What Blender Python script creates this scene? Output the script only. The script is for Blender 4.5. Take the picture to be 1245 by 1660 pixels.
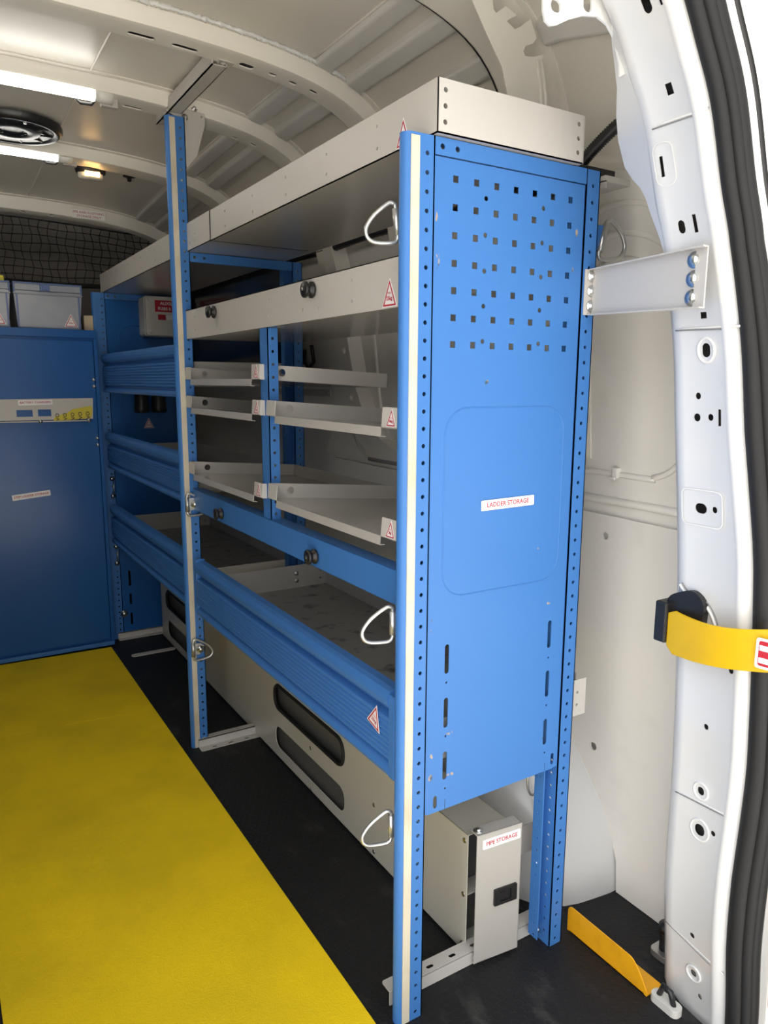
import bpy, bmesh, math, random
from mathutils import Matrix, Vector
from mathutils.geometry import tessellate_polygon

random.seed(7)
S = bpy.context.scene
COL = S.collection
for o in list(bpy.data.objects):
    bpy.data.objects.remove(o)

# ------------------------------------------------------------------ camera
cam_data = bpy.data.cameras.new('camera')
cam = bpy.data.objects.new('camera', cam_data)
COL.objects.link(cam)
cam_data.sensor_fit = 'VERTICAL'
cam_data.sensor_height = 36.0
cam_data.lens = 1197.8 * 36.0 / 1660.0
cam_data.clip_start = 0.02
CR = Vector((0.8511354, -0.5249230, 0.0049366))
CU = Vector((0.0868101, 0.1500202, 0.9848644))
CF = Vector((0.5177186, 0.8378244, -0.1732562))
cam.matrix_world = Matrix(((CR.x, CU.x, -CF.x, -0.6084),
                           (CR.y, CU.y, -CF.y, -0.8953),
                           (CR.z, CU.z, -CF.z, 1.0648),
                           (0, 0, 0, 1)))
S.camera = cam

# ------------------------------------------------------------------ light and exposure
S.view_settings.view_transform = 'Standard'
S.view_settings.look = 'None'
S.view_settings.gamma = 1.0
S.view_settings.exposure = 0.25
world = bpy.data.worlds.new('overcast_sky')
S.world = world
world.use_nodes = True
wn = world.node_tree.nodes
wl = world.node_tree.links
wn.clear()
w_out = wn.new('ShaderNodeOutputWorld')
w_bg = wn.new('ShaderNodeBackground')
w_tc = wn.new('ShaderNodeTexCoord')
w_sep = wn.new('ShaderNodeSeparateXYZ')
w_ramp = wn.new('ShaderNodeValToRGB')
wl.new(w_tc.outputs['Generated'], w_sep.inputs[0])
wl.new(w_sep.outputs['Z'], w_ramp.inputs[0])
w_ramp.color_ramp.elements[0].position = 0.0
w_ramp.color_ramp.elements[0].color = (0.64, 0.63, 0.61, 1)
w_ramp.color_ramp.elements[1].position = 0.5
w_ramp.color_ramp.elements[1].color = (1.05, 1.06, 1.08, 1)
w_side = wn.new('ShaderNodeMapRange')              # added gradient: brighter to the left, to lift the aisle-facing sides
w_side.inputs[1].default_value = -0.8
w_side.inputs[2].default_value = 0.6
w_side.inputs[3].default_value = 1.9
w_side.inputs[4].default_value = 0.25
wl.new(w_sep.outputs['X'], w_side.inputs[0])
w_mul = wn.new('ShaderNodeVectorMath')
w_mul.operation = 'SCALE'
wl.new(w_ramp.outputs[0], w_mul.inputs[0])
wl.new(w_side.outputs[0], w_mul.inputs['Scale'])
wl.new(w_mul.outputs[0], w_bg.inputs[0])
w_bg.inputs[1].default_value = 1.65
wl.new(w_bg.outputs[0], w_out.inputs[0])
sun_data = bpy.data.lights.new('sun', 'SUN')
sun_data.energy = 22.0
sun_data.angle = 0.02
sun_data.color = (1.0, 0.95, 0.88)
sun = bpy.data.objects.new('sun', sun_data)
COL.objects.link(sun)
sun.rotation_euler = Vector((-0.15, -0.40, -0.90)).to_track_quat('-Z', 'Y').to_euler()
TUBE_POWER = 13.0
LAMP_POWER = 14.0

# ------------------------------------------------------------------ materials
def mat(name, col, rough=0.5, metal=0.0, spec=0.5, noise=None, bump=None, emit=None, coat=0.0, alpha=None, trans=None):
    m = bpy.data.materials.new(name)
    m.use_nodes = True
    nt = m.node_tree
    b = nt.nodes['Principled BSDF']
    b.inputs['Base Color'].default_value = (*col, 1)
    b.inputs['Roughness'].default_value = rough
    b.inputs['Metallic'].default_value = metal
    b.inputs['Specular IOR Level'].default_value = spec
    b.inputs['Coat Weight'].default_value = coat
    b.inputs['Coat Roughness'].default_value = 0.1
    if trans:
        b.inputs['Transmission Weight'].default_value = trans
    if alpha is not None:
        b.inputs['Alpha'].default_value = alpha
    tc = nt.nodes.new('ShaderNodeTexCoord')
    if noise:                                      # (scale, colour, low, high)
        sc, col2, lo, hi = noise
        n = nt.nodes.new('ShaderNodeTexNoise')
        n.inputs['Scale'].default_value = sc
        n.inputs['Detail'].default_value = 6
        r = nt.nodes.new('ShaderNodeMapRange')
        r.inputs[1].default_value = lo
        r.inputs[2].default_value = hi
        mx = nt.nodes.new('ShaderNodeMix')
        mx.data_type = 'RGBA'
        mx.inputs[6].default_value = (*col, 1)
        mx.inputs[7].default_value = (*col2, 1)
        nt.links.new(tc.outputs['Object'], n.inputs['Vector'])
        nt.links.new(n.outputs['Fac'], r.inputs[0])
        nt.links.new(r.outputs[0], mx.inputs[0])
        nt.links.new(mx.outputs[2], b.inputs['Base Color'])
    if bump:                                       # (scale, strength)
        n2 = nt.nodes.new('ShaderNodeTexNoise')
        n2.inputs['Scale'].default_value = bump[0]
        n2.inputs['Detail'].default_value = 3
        bp = nt.nodes.new('ShaderNodeBump')
        bp.inputs['Strength'].default_value = bump[1]
        bp.inputs['Distance'].default_value = 0.002
        nt.links.new(tc.outputs['Object'], n2.inputs['Vector'])
        nt.links.new(n2.outputs['Fac'], bp.inputs['Height'])
        nt.links.new(bp.outputs[0], b.inputs['Normal'])
    if emit:
        b.inputs['Emission Color'].default_value = (*emit[0], 1)
        b.inputs['Emission Strength'].default_value = emit[1]
    return m

BLUE = (0.052, 0.180, 0.48)
M = {}
M['blue'] = mat('blue_powder_coat', BLUE, 0.42, 0, 0.3, bump=(900, 0.03))
M['blue_door'] = mat('blue_door_paint', (0.018, 0.105, 0.34), 0.22, 0, 0.3, bump=(7, 0.05))
M['strip'] = mat('cream_edge_strip', (0.62, 0.565, 0.45), 0.5, noise=(9, (0.50, 0.42, 0.29), 0.48, 0.72))
M['grey'] = mat('pale_grey_powder_coat', (0.54, 0.515, 0.48), 0.40, 0, 0.5, bump=(700, 0.03))
M['greygloss'] = mat('glossy_grey_coat_shaded', (0.44, 0.415, 0.38), 0.14, 0, 0.5)  # same grey coat, its colour darkened for the shaded undersides
M['box'] = mat('grey_pipe_box_paint', (0.55, 0.53, 0.46), 0.22, 0, 0.5, bump=(4, 0.05))
M['traydirty'] = mat('worn_grey_tray_floor', (0.34, 0.33, 0.31), 0.35, 0.0, 0.5, noise=(22, (0.06, 0.06, 0.06), 0.56, 0.72))
M['white'] = mat('white_body_paint', (0.70, 0.70, 0.69), 0.22, 0, 0.5, coat=0.3, noise=(3, (0.68, 0.68, 0.67), 0.4, 0.6))
M['roof'] = mat('off_white_primed_roof', (0.74, 0.70, 0.625), 0.35, 0, 0.5)
M['rib'] = mat('cream_white_roof_hoops', (0.82, 0.785, 0.71), 0.35)
M['rail'] = mat('grey_roof_side_primer', (0.66, 0.645, 0.61), 0.40)
M['wallleft'] = mat('dark_grey_unseen_side', (0.11, 0.11, 0.12), 0.6)  # unseen left wall, darkened to deepen the light falloff inside
M['wall'] = mat('off_white_wall_paint', (0.84, 0.81, 0.755), 0.40, 0, 0.5, noise=(9, (0.78, 0.75, 0.70), 0.55, 0.75))
M['black'] = mat('black_plastic', (0.012, 0.012, 0.013), 0.4)
M['rubber'] = mat('black_seal_rubber', (0.013, 0.013, 0.014), 0.6, 0, 0.35)
M['seamshade'] = mat('grey_seam_shadow', (0.22, 0.22, 0.22), 0.7)  # shadow line of the pillar seams as a colour
M['boxshade'] = mat('dark_box_shade', (0.12, 0.118, 0.112), 0.35)  # shade inside the pipe box, put into the colour
M['greycover'] = mat('grey_cover_paint', (0.42, 0.40, 0.37), 0.40)
M['dark'] = mat('grey_cab_lining', (0.42, 0.39, 0.36), 0.8)
M['netm'] = mat('black_net_cord', (0.008, 0.008, 0.008), 0.8)
M['zinc'] = mat('zinc_plated_steel', (0.56, 0.56, 0.54), 0.30, 0.8)
M['steel'] = mat('bright_bolt_steel', (0.68, 0.70, 0.70), 0.28, 1.0)
M['yellowpaint'] = mat('orange_yellow_paint', (0.85, 0.40, 0.01), 0.38, noise=(30, (0.75, 0.34, 0.01), 0.5, 0.7))
M['strap'] = mat('yellow_strap_plastic', (0.70, 0.43, 0.002), 0.42, noise=(14, (0.64, 0.40, 0.006), 0.45, 0.7))
M['labelw'] = mat('white_label_vinyl', (0.86, 0.84, 0.84), 0.4)
M['red'] = mat('red_label_ink', (0.45, 0.012, 0.03), 0.45)
M['boxgrey'] = mat('grey_enclosure_plastic', (0.62, 0.60, 0.55), 0.45)
M['bin'] = mat('smoky_clear_plastic', (0.36, 0.38, 0.42), 0.25, noise=(5, (0.30, 0.32, 0.37), 0.4, 0.6))
M['binblue'] = mat('blue_grey_bin_plastic', (0.10, 0.15, 0.32), 0.35)
M['cream'] = mat('cream_plastic', (0.62, 0.50, 0.33), 0.6)
M['tape'] = mat('yellow_warning_tape', (0.62, 0.52, 0.03), 0.45)
M['glass'] = mat('tinted_side_glass', (0.004, 0.004, 0.005), 0.15)
M['tube'] = mat('lit_tube_diffuser', (0.9, 0.9, 0.88), 0.4, emit=((1.0, 0.97, 0.90), TUBE_POWER))
M['lens'] = mat('warm_lamp_lens', (0.8, 0.7, 0.5), 0.15, emit=((1.0, 0.55, 0.18), LAMP_POWER))
M['lensclear'] = mat('clear_lamp_lens', (0.75, 0.70, 0.6), 0.12)
M['ground'] = mat('pale_concrete', (0.42, 0.41, 0.39), 0.9, noise=(2, (0.36, 0.35, 0.33), 0.4, 0.6))
M['capw'] = mat('white_lamp_end_cap', (0.75, 0.74, 0.70), 0.4)
M['chrome'] = mat('chromed_metal', (0.8, 0.8, 0.82), 0.1, 1.0)

def floor_material():
    m = bpy.data.materials.new('black_hexagon_rubber')
    m.use_nodes = True
    nt = m.node_tree
    b = nt.nodes['Principled BSDF']
    N = lambda t: nt.nodes.new(t)
    tc = N('ShaderNodeTexCoord')
    def vm(op, a, bb=None):
        n = N('ShaderNodeVectorMath'); n.operation = op
        if isinstance(a, tuple): n.inputs[0].default_value = a
        else: nt.links.new(a, n.inputs[0])
        if bb is not None:
            if isinstance(bb, tuple): n.inputs[1].default_value = bb
            else: nt.links.new(bb, n.inputs[1])
        return n
    s = 0.016
    per = (s, s * 1.7320508, 1.0)
    half = (s / 2, s * 0.8660254, 0.5)
    p = vm('ADD', tc.outputs['Object'], (10.0, 10.0 * 1.7320508, 0.0))
    flat = vm('MULTIPLY', p.outputs[0], (1, 1, 0))
    def lat(src):
        a = vm('MODULO', src, per)
        c = vm('SUBTRACT', a.outputs[0], half)
        f = vm('MULTIPLY', c.outputs[0], (1, 1, 0))
        l = vm('LENGTH', f.outputs[0])
        return l.outputs['Value']
    q = vm('ADD', flat.outputs[0], half)
    d1 = lat(flat.outputs[0]); d2 = lat(q.outputs[0])
    mn = N('ShaderNodeMath'); mn.operation = 'MINIMUM'
    nt.links.new(d1, mn.inputs[0]); nt.links.new(d2, mn.inputs[1])
    r = N('ShaderNodeMapRange')
    r.inputs[1].default_value = s * 0.40; r.inputs[2].default_value = s * 0.50
    nt.links.new(mn.outputs[0], r.inputs[0])
    bp = N('ShaderNodeBump'); bp.inputs['Strength'].default_value = 0.5; bp.inputs['Distance'].default_value = 0.001
    nt.links.new(r.outputs[0], bp.inputs['Height'])
    nt.links.new(bp.outputs[0], b.inputs['Normal'])
    n1 = N('ShaderNodeTexNoise'); n1.inputs['Scale'].default_value = 9; n1.inputs['Detail'].default_value = 8; n1.inputs['Roughness'].default_value = 0.65
    mp = N('ShaderNodeMapping'); mp.inputs['Scale'].default_value = (1.5, 0.6, 1)
    nt.links.new(tc.outputs['Object'], mp.inputs[0]); nt.links.new(mp.outputs[0], n1.inputs['Vector'])
    r2 = N('ShaderNodeMapRange'); r2.inputs[1].default_value = 0.56; r2.inputs[2].default_value = 0.74
    nt.links.new(n1.outputs['Fac'], r2.inputs[0])
    mx = N('ShaderNodeMix'); mx.data_type = 'RGBA'
    mx.inputs[6].default_value = (0.012, 0.012, 0.013, 1); mx.inputs[7].default_value = (0.050, 0.048, 0.045, 1)
    nt.links.new(r2.outputs[0], mx.inputs[0]); nt.links.new(mx.outputs[2], b.inputs['Base Color'])
    b.inputs['Roughness'].default_value = 0.55
    b.inputs['Specular IOR Level'].default_value = 0.3
    return m
M['floor'] = floor_material()
M['mat'] = mat('yellow_grit_mat', (0.93, 0.645, 0.006), 0.75, 0, 0.3, noise=(4, (0.75, 0.525, 0.008), 0.42, 0.72), bump=(320, 0.55))

def panel_material():
    """blue paint with a few chips and rubbed patches at fixed places on the panel"""
    m = bpy.data.materials.new('blue_panel_paint_with_chips')
    m.use_nodes = True
    nt = m.node_tree
    b = nt.nodes['Principled BSDF']
    N = lambda t: nt.nodes.new(t)
    tc = N('ShaderNodeTexCoord')
    nz = N('ShaderNodeTexNoise'); nz.inputs['Scale'].default_value = 130; nz.inputs['Detail'].default_value = 6
    mp = N('ShaderNodeMapping'); mp.inputs['Scale'].default_value = (1.0, 1.0, 0.45)
    nt.links.new(tc.outputs['Object'], mp.inputs[0]); nt.links.new(mp.outputs[0], nz.inputs['Vector'])
    spots = [(0.038, 1.306, 0.007, 0.016), (0.030, 1.295, 0.004, 0.02), (0.306, 1.302, 0.005, 0.014), (0.29, 1.31, 0.006, 0.01),
             (0.034, 1.24, 0.006, 0.03), (0.300, 1.24, 0.006, 0.012),
             (0.036, 0.47, 0.008, 0.008), (0.040, 0.435, 0.009, 0.008), (0.073, 0.503, 0.02, 0.004), (0.08, 0.43, 0.03, 0.005),
             (0.033, 0.68, 0.004, 0.03), (0.28, 0.69, 0.01, 0.006), (0.13, 1.065, 0.006, 0.005), (0.27, 0.44, 0.02, 0.004), (0.255, 0.79, 0.01, 0.003)]
    acc = None
    for (cx, cz, rx, rz) in spots:
        a = N('ShaderNodeVectorMath'); a.operation = 'SUBTRACT'; a.inputs[1].default_value = (cx, 0, cz)
        nt.links.new(tc.outputs['Object'], a.inputs[0])
        c = N('ShaderNodeVectorMath'); c.operation = 'MULTIPLY'; c.inputs[1].default_value = (1 / rx, 0, 1 / rz)
        nt.links.new(a.outputs[0], c.inputs[0])
        l = N('ShaderNodeVectorMath'); l.operation = 'LENGTH'
        nt.links.new(c.outputs[0], l.inputs[0])
        if acc is None:
            acc = l.outputs['Value']
        else:
            mn = N('ShaderNodeMath'); mn.operation = 'MINIMUM'
            nt.links.new(acc, mn.inputs[0]); nt.links.new(l.outputs['Value'], mn.inputs[1]); acc = mn.outputs[0]
    r = N('ShaderNodeMapRange'); r.inputs[1].default_value = 0.3; r.inputs[2].default_value = 1.4; r.inputs[3].default_value = 0.12; r.inputs[4].default_value = -0.25
    nt.links.new(acc, r.inputs[0])
    ad = N('ShaderNodeMath'); ad.operation = 'ADD'
    nt.links.new(r.outputs[0], ad.inputs[0]); nt.links.new(nz.outputs['Fac'], ad.inputs[1])
    r2 = N('ShaderNodeMapRange'); r2.inputs[1].default_value = 0.60; r2.inputs[2].default_value = 0.64
    nt.links.new(ad.outputs[0], r2.inputs[0])
    n2 = N('ShaderNodeTexNoise'); n2.inputs['Scale'].default_value = 60
    nt.links.new(tc.outputs['Object'], n2.inputs['Vector'])
    rp = N('ShaderNodeValToRGB')
    rp.color_ramp.elements[0].position = 0.45; rp.color_ramp.elements[0].color = (0.05, 0.09, 0.13, 1)
    rp.color_ramp.elements[1].position = 0.55; rp.color_ramp.elements[1].color = (0.36, 0.30, 0.25, 1)
    nt.links.new(n2.outputs['Fac'], rp.inputs[0])
    mx = N('ShaderNodeMix'); mx.data_type = 'RGBA'
    mx.inputs[6].default_value = (*BLUE, 1)
    nt.links.new(r2.outputs[0], mx.inputs[0]); nt.links.new(rp.outputs[0], mx.inputs[7])
    nt.links.new(mx.outputs[2], b.inputs['Base Color'])
    b.inputs['Roughness'].default_value = 0.42
    b.inputs['Specular IOR Level'].default_value = 0.3
    return m
M['bluepanel'] = panel_material()

# ------------------------------------------------------------------ mesh helpers
def XF(o, x, y):
    """frame with origin o, local x and y axes"""
    x = Vector(x).normalized(); y = Vector(y).normalized(); z = x.cross(y)
    return Matrix(((x.x, y.x, z.x, o[0]), (x.y, y.y, z.y, o[1]), (x.z, y.z, z.z, o[2]), (0, 0, 0, 1)))
def FACE_REAR(x, y, z): return XF((x, y, z), (1, 0, 0), (0, 0, 1))       # faces -y, local x = +x
def FACE_AISLE(x, y, z): return XF((x, y, z), (0, -1, 0), (0, 0, 1))     # faces -x, local x = -y
def FACE_UP(x, y, z): return XF((x, y, z), (1, 0, 0), (0, 1, 0))
def FACE_DOWN(x, y, z): return XF((x, y, z), (1, 0, 0), (0, -1, 0))

class MB:
    def __init__(s):
        s.v = []; s.f = []; s.mi = []; s.sm = []
    def add(s, vs, fs, mi=0, smooth=False, m=None):
        n = len(s.v)
        for p in vs:
            p = Vector(p)
            s.v.append(m @ p if m else p)
        for f in fs:
            s.f.append([i + n for i in f]); s.mi.append(mi); s.sm.append(smooth)
        return s
    def box(s, x0, x1, y0, y1, z0, z1, mi=0, m=None):
        vs = [(x, y, z) for z in (z0, z1) for y in (y0, y1) for x in (x0, x1)]
        return s.add(vs, [(0, 2, 3, 1), (4, 5, 7, 6), (0, 1, 5, 4), (2, 6, 7, 3), (0, 4, 6, 2), (1, 3, 7, 5)], mi, False, m)
    def plate(s, outline, holes=(), t=0.002, m=None, mi=0, back=True):
        """flat sheet in local xy with holes; front at z=0, back at z=-t"""
        def area(l): return sum(l[i - 1][0] * l[i][1] - l[i][0] * l[i - 1][1] for i in range(len(l)))
        loops = [list(outline) if area(outline) > 0 else list(outline)[::-1]]
        for h in holes:
            loops.append(list(h) if area(h) < 0 else list(h)[::-1])
        flat = [p for l in loops for p in l]
        tris = tessellate_polygon([[Vector((p[0], p[1], 0)) for p in l] for l in loops])
        n = len(flat)
        vs = [(p[0], p[1], 0) for p in flat] + [(p[0], p[1], -t) for p in flat]
        fs = []
        for a, b, c in tris:
            A, B, C = flat[a], flat[b], flat[c]
            if (B[0] - A[0]) * (C[1] - A[1]) - (B[1] - A[1]) * (C[0] - A[0]) < 0: b, c = c, b
            fs.append((a, b, c)); fs.append((a + n, c + n, b + n))
        k = 0
        for l in loops:
            for i in range(len(l)):
                a = k + i; b = k + (i + 1) % len(l)
                fs.append((a, a + n, b + n, b))
            k += len(l)
        return s.add(vs, fs, mi, False, m)
    def prism(s, prof, axis, a0, a1, mi=0, smooth=False, m=None):
        """closed profile swept along an axis; profile in the two other axes (in order x,y,z)"""
        n = len(prof)
        def P(p, a):
            if axis == 'x': return (a, p[0], p[1])
            if axis == 'y': return (p[0], a, p[1])
            return (p[0], p[1], a)
        vs = [P(p, a0) for p in prof] + [P(p, a1) for p in prof]
        s.add(vs, [(i, (i + 1) % n, (i + 1) % n + n, i + n) for i in range(n)], mi, smooth, m)
        tri = tessellate_polygon([[Vector((p[0], p[1], 0)) for p in prof]])
        s.add(vs[:n], [tuple(t) for t in tri], mi, False, m)
        s.add(vs[n:], [tuple(t)[::-1] for t in tri], mi, False, m)
        return s
    def tube(s, pts, r, seg=8, closed=False, mi=0, smooth=True, m=None, caps=True):
        pts = [Vector(p) for p in pts]
        n = len(pts); rings = []
        up = Vector((0, 0, 1)); prevx = None
        for i, p in enumerate(pts):
            if closed: d = pts[(i + 1) % n] - pts[i - 1]
            else: d = pts[min(i + 1, n - 1)] - pts[max(i - 1, 0)]
            d.normalize()
            if prevx is None:
                x = d.cross(up)
                if x.length < 1e-3: x = d.cross(Vector((1, 0, 0)))
            else:
                x = prevx - d * prevx.dot(d)
            x.normalize(); y = d.cross(x); prevx = x
            rr = r[i] if isinstance(r, (list, tuple)) else r
            rings.append([p + (x * math.cos(a) + y * math.sin(a)) * rr for a in [2 * math.pi * k / seg for k in range(seg)]])
        vs = [q for R in rings for q in R]; fs = []
        for i in range(n if closed else n - 1):
            j = (i + 1) % n
            for k in range(seg):
                fs.append((i * seg + k, i * seg + (k + 1) % seg, j * seg + (k + 1) % seg, j * seg + k))
        if not closed and caps:
            fs.append(tuple(range(seg))[::-1]); fs.append(tuple((n - 1) * seg + k for k in range(seg)))
        return s.add(vs, fs, mi, smooth, m)
    def lathe(s, prof, m, seg=24, mi=0, smooth=True):
        """profile [(r, z)] about local z"""
        vs = []; fs = []; n = len(prof)
        for k in range(seg):
            a = 2 * math.pi * k / seg
            vs += [(r * math.cos(a), r * math.sin(a), z) for r, z in prof]
        for k in range(seg):
            j = (k + 1) % seg
            for i in range(n - 1):
                fs.append((k * n + i, j * n + i, j * n + i + 1, k * n + i + 1))
        return s.add(vs, fs, mi, smooth, m)
    def bolt(s, m, r=0.006, h=0.004, mi=0):
        s.lathe([(0, 0.0006), (r * 1.7, 0.0006), (r * 1.7, 0.0016), (r * 1.05, 0.0016), (r * 0.95, h * 0.7), (r * 0.6, h), (0, h)], m, 14, mi)
        return s
    def text(s, body, size, m, mi=0, depth=0.0002, sx=1.0, bold=0.0):
        cu = bpy.data.curves.new('txt', 'FONT')
        cu.body = body; cu.size = size; cu.align_x = 'CENTER'; cu.align_y = 'CENTER'; cu.offset = bold
        cu.resolution_u = 3
        o = bpy.data.objects.new('txt', cu)
        me = bpy.data.meshes.new_from_object(o)
        vs = [(v.co.x * sx, v.co.y, depth) for v in me.vertices]
        fs = [tuple(p.vertices) for p in me.polygons]
        s.add(vs, fs, mi, False, m)
        bpy.data.objects.remove(o); bpy.data.curves.remove(cu); bpy.data.meshes.remove(me)
        return s
    def build(s, name, mats, parent=None, bevel=None, weld=False, label=None, sharp=None):
        me = bpy.data.meshes.new(name)
        me.from_pydata([tuple(v) for v in s.v], [], s.f)
        if not isinstance(mats, (list, tuple)): mats = [mats]
        for mm in mats: me.materials.append(mm)
        for i, p in enumerate(me.polygons):
            p.material_index = s.mi[i]; p.use_smooth = s.sm[i]
        me.validate()
        bm = bmesh.new(); bm.from_mesh(me)
        if weld: bmesh.ops.remove_doubles(bm, verts=bm.verts, dist=1e-5)
        bmesh.ops.recalc_face_normals(bm, faces=bm.faces) if weld else None
        bm.to_mesh(me); bm.free()
        o = bpy.data.objects.new(name, me)
        COL.objects.link(o)
        if parent:
            o.parent = parent
            base = parent; off = Vector((0, 0, 0))
            while base: off += base.location; base = base.parent
            o.location = -off
        if bevel:
            b = o.modifiers.new('bevel', 'BEVEL'); b.width = bevel; b.segments = 2; b.limit_method = 'ANGLE'; b.angle_limit = math.radians(40)
        if sharp: me.set_sharp_from_angle(angle=math.radians(sharp))
        if label: o['label'] = label
        return o

def bolts(parent, items, name='bolt'):
    for it in items:
        b_ = MB(); b_.bolt(*it); b_.build(name, M['steel'], parent)

def circ(x, y, r, n=14, ry=None):
    ry = ry or r
    return [(x + r * math.cos(2 * math.pi * k / n), y + ry * math.sin(2 * math.pi * k / n)) for k in range(n)]
def rect(x0, x1, y0, y1): return [(x0, y0), (x1, y0), (x1, y1), (x0, y1)]
def rrect(x0, x1, y0, y1, r, n=6):
    out = []
    for cx, cy, a0 in ((x1 - r, y0 + r, -90), (x1 - r, y1 - r, 0), (x0 + r, y1 - r, 90), (x0 + r, y0 + r, 180)):
        for k in range(n + 1):
            a = math.radians(a0 + 90 * k / n); out.append((cx + r * math.cos(a), cy + r * math.sin(a)))
    return out
def lerp(tab, z):
    if z <= tab[0][0]: return tab[0][1]
    for (a, b), (c, d) in zip(tab, tab[1:]):
        if z <= c: return b + (d - b) * (z - a) / (c - a)
    return tab[-1][1]
def smooth_path(pts, n):
    """Catmull-Rom through 2D points"""
    P = [Vector((*p, 0)) for p in pts]; out = []
    for i in range(len(P) - 1):
        a = P[max(i - 1, 0)]; b = P[i]; c = P[i + 1]; d = P[min(i + 2, len(P) - 1)]
        for k in range(n):
            t = k / n
            q = 0.5 * ((2 * b) + (c - a) * t + (2 * a - 5 * b + 4 * c - d) * t * t + (3 * b - a - 3 * c + d) * t ** 3)
            out.append((q.x, q.y))
    out.append(pts[-1]); return out

def thing(name, label, cat, loc, group=None):
    o = bpy.data.objects.new(name, None)
    o.empty_display_size = 0.05
    o.location = loc
    COL.objects.link(o)
    o['label'] = label; o['category'] = cat
    if group: o['group'] = group
    return o
def tag(o, label, cat, group=None):
    o['label'] = label; o['category'] = cat
    if group: o['group'] = group
    return o
def structure(o):
    o['kind'] = 'structure'; return o
def cut(o, cutter_mb, weighted=False):
    """punch real holes through a sheet object and keep the result as its mesh"""
    c = cutter_mb.build('cutter', M['black'], weld=True)
    src = bpy.data.objects.new('uncut', o.data.copy()); COL.objects.link(src)
    b = o.modifiers.new('cut', 'BOOLEAN'); b.operation = 'DIFFERENCE'; b.solver = 'EXACT'; b.object = c
    if weighted:
        w = o.modifiers.new('weighted', 'WEIGHTED_NORMAL'); w.keep_sharp = True; w.weight = 100
    d = o.modifiers.new('normals', 'DATA_TRANSFER'); d.object = src; d.show_viewport = not weighted; d.use_loop_data = True
    d.data_types_loops = {'CUSTOM_NORMAL'}; d.loop_mapping = 'POLYINTERP_NEAREST'
    dg = bpy.context.evaluated_depsgraph_get()
    me = bpy.data.meshes.new_from_object(o.evaluated_get(dg))
    o.modifiers.clear(); o.data = me
    bpy.data.objects.remove(c); bpy.data.objects.remove(src)

# ------------------------------------------------------------------ the van: profiles
XC = -0.33                                          # centre line of the van
PIL = [(0.0, .440), (.2, .418), (.42, .414), (.6, .404), (.8, .385), (1.0, .356), (1.12, .338), (1.24, .306), (1.31, .277), (1.4, .244), (1.46, .208), (1.52, .166)]
HALF = [(.57, -.02), (.57, .40), (.565, .75), (.55, 1.0), (.52, 1.25), (.48, 1.45), (.435, 1.60), (.375, 1.69), (.30, 1.735), (.20, 1.765), (.05, 1.785), (-.14, 1.795), (XC, 1.797)]
def even(pts, n, passes=6):
    P = [Vector(p) for p in pts]; L = [0]
    for a, b in zip(P, P[1:]): L.append(L[-1] + (b - a).length)
    out = []
    for k in range(n + 1):
        d = L[-1] * k / n; i = max(0, min(len(P) - 2, next((j for j in range(len(L) - 1) if L[j + 1] >= d - 1e-9), len(P) - 2)))
        t = (d - L[i]) / max(1e-9, L[i + 1] - L[i]); out.append(P[i].lerp(P[i + 1], t))
    for _ in range(passes):
        out = [out[0]] + [out[i] * .5 + (out[i - 1] + out[i + 1]) * .25 for i in range(1, n)] + [out[-1]]
    return [(p.x, p.y) for p in out]
HALFS = even(smooth_path(HALF, 6), 90)
def hoop_points(half):
    return half + [(2 * XC - x, z) for x, z in reversed(half[:-1])]
def roof_dz(y, z):
    d = 0.0
    if y > 1.3: d = -0.045 * ((y - 1.3) / 1.1) ** 1.5
    if y < 0.15: d = -0.25 * (0.15 - y)
    return d * max(0.0, min(1.0, (z - 1.1) / 0.4))
def normals2d(pts):
    out = []
    for i in range(len(pts)):
        a = Vector(pts[max(i - 1, 0)]); b = Vector(pts[min(i + 1, len(pts) - 1)])
        d = (b - a).normalized(); out.append(Vector((d.y, -d.x)))      # outward for the right-to-left path
    return out
SEAL_Y = [(0, -.016), (.15, -.016), (.3, -.018), (.48, -.027), (.63, -.026), (.82, -.024), (1.0, -.010), (1.24, 0), (1.7, 0)]
SEAL_S = [(0, 1.25), (.5, 1.35), (1.0, 1.25), (1.24, 1.0), (1.7, 1.0)]
def sweep_hoop(mb, half, section, zmin=None, zmax=None, closed=True, side='both', bend=True, smooth=True, tail=None):
    """section = [(n, y)] offset outwards n; swept along the hoop of the van"""
    pts = hoop_points(half) if side == 'both' else half
    nr = normals2d(pts)
    sel = [(p, n) for p, n in zip(pts, nr) if (zmin is None or p[1] >= zmin) and (zmax is None or p[1] <= zmax)]
    k = len(section); vs = []; fs = []
    for (p, n) in sel:
        for (o, y) in section:
            if tail:                                 # the opening's edge shifts and the seal swells lower down
                sc_ = lerp(SEAL_S, p[1]) if tail == 'seal' else 1.0
                if tail == 'seal': o = o * sc_; y = -.27 + (y + .27) * sc_
                if y < -.24: y += lerp(SEAL_Y, p[1])
            x = p[0] + n.x * o; z = p[1] + n.y * o
            if bend: z += roof_dz(y, z)
            vs.append((x, y, z))
    for i in range(len(sel) - 1):
        for j in range(k if closed else k - 1):
            a = i * k + j; b = i * k + (j + 1) % k
            fs.append((a, b, b + k, a + k))
    mb.add(vs, fs, 0, smooth)
    return mb

# ------------------------------------------------------------------ setting
f = MB(); f.plate([(-1.3, -.42), (.405, -.42), (.425, -.215), (.440, -.175), (.47, -.155), (.60, -.12), (.60, 3.3), (-1.3, 3.3)], (), .03, FACE_UP(0, 0, 0))
structure(f.build('floor', M['floor']))
g = MB(); g.box(-14, 14, -16, 14, -.75, -.70)
structure(g.build('ground', M['ground']))

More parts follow.
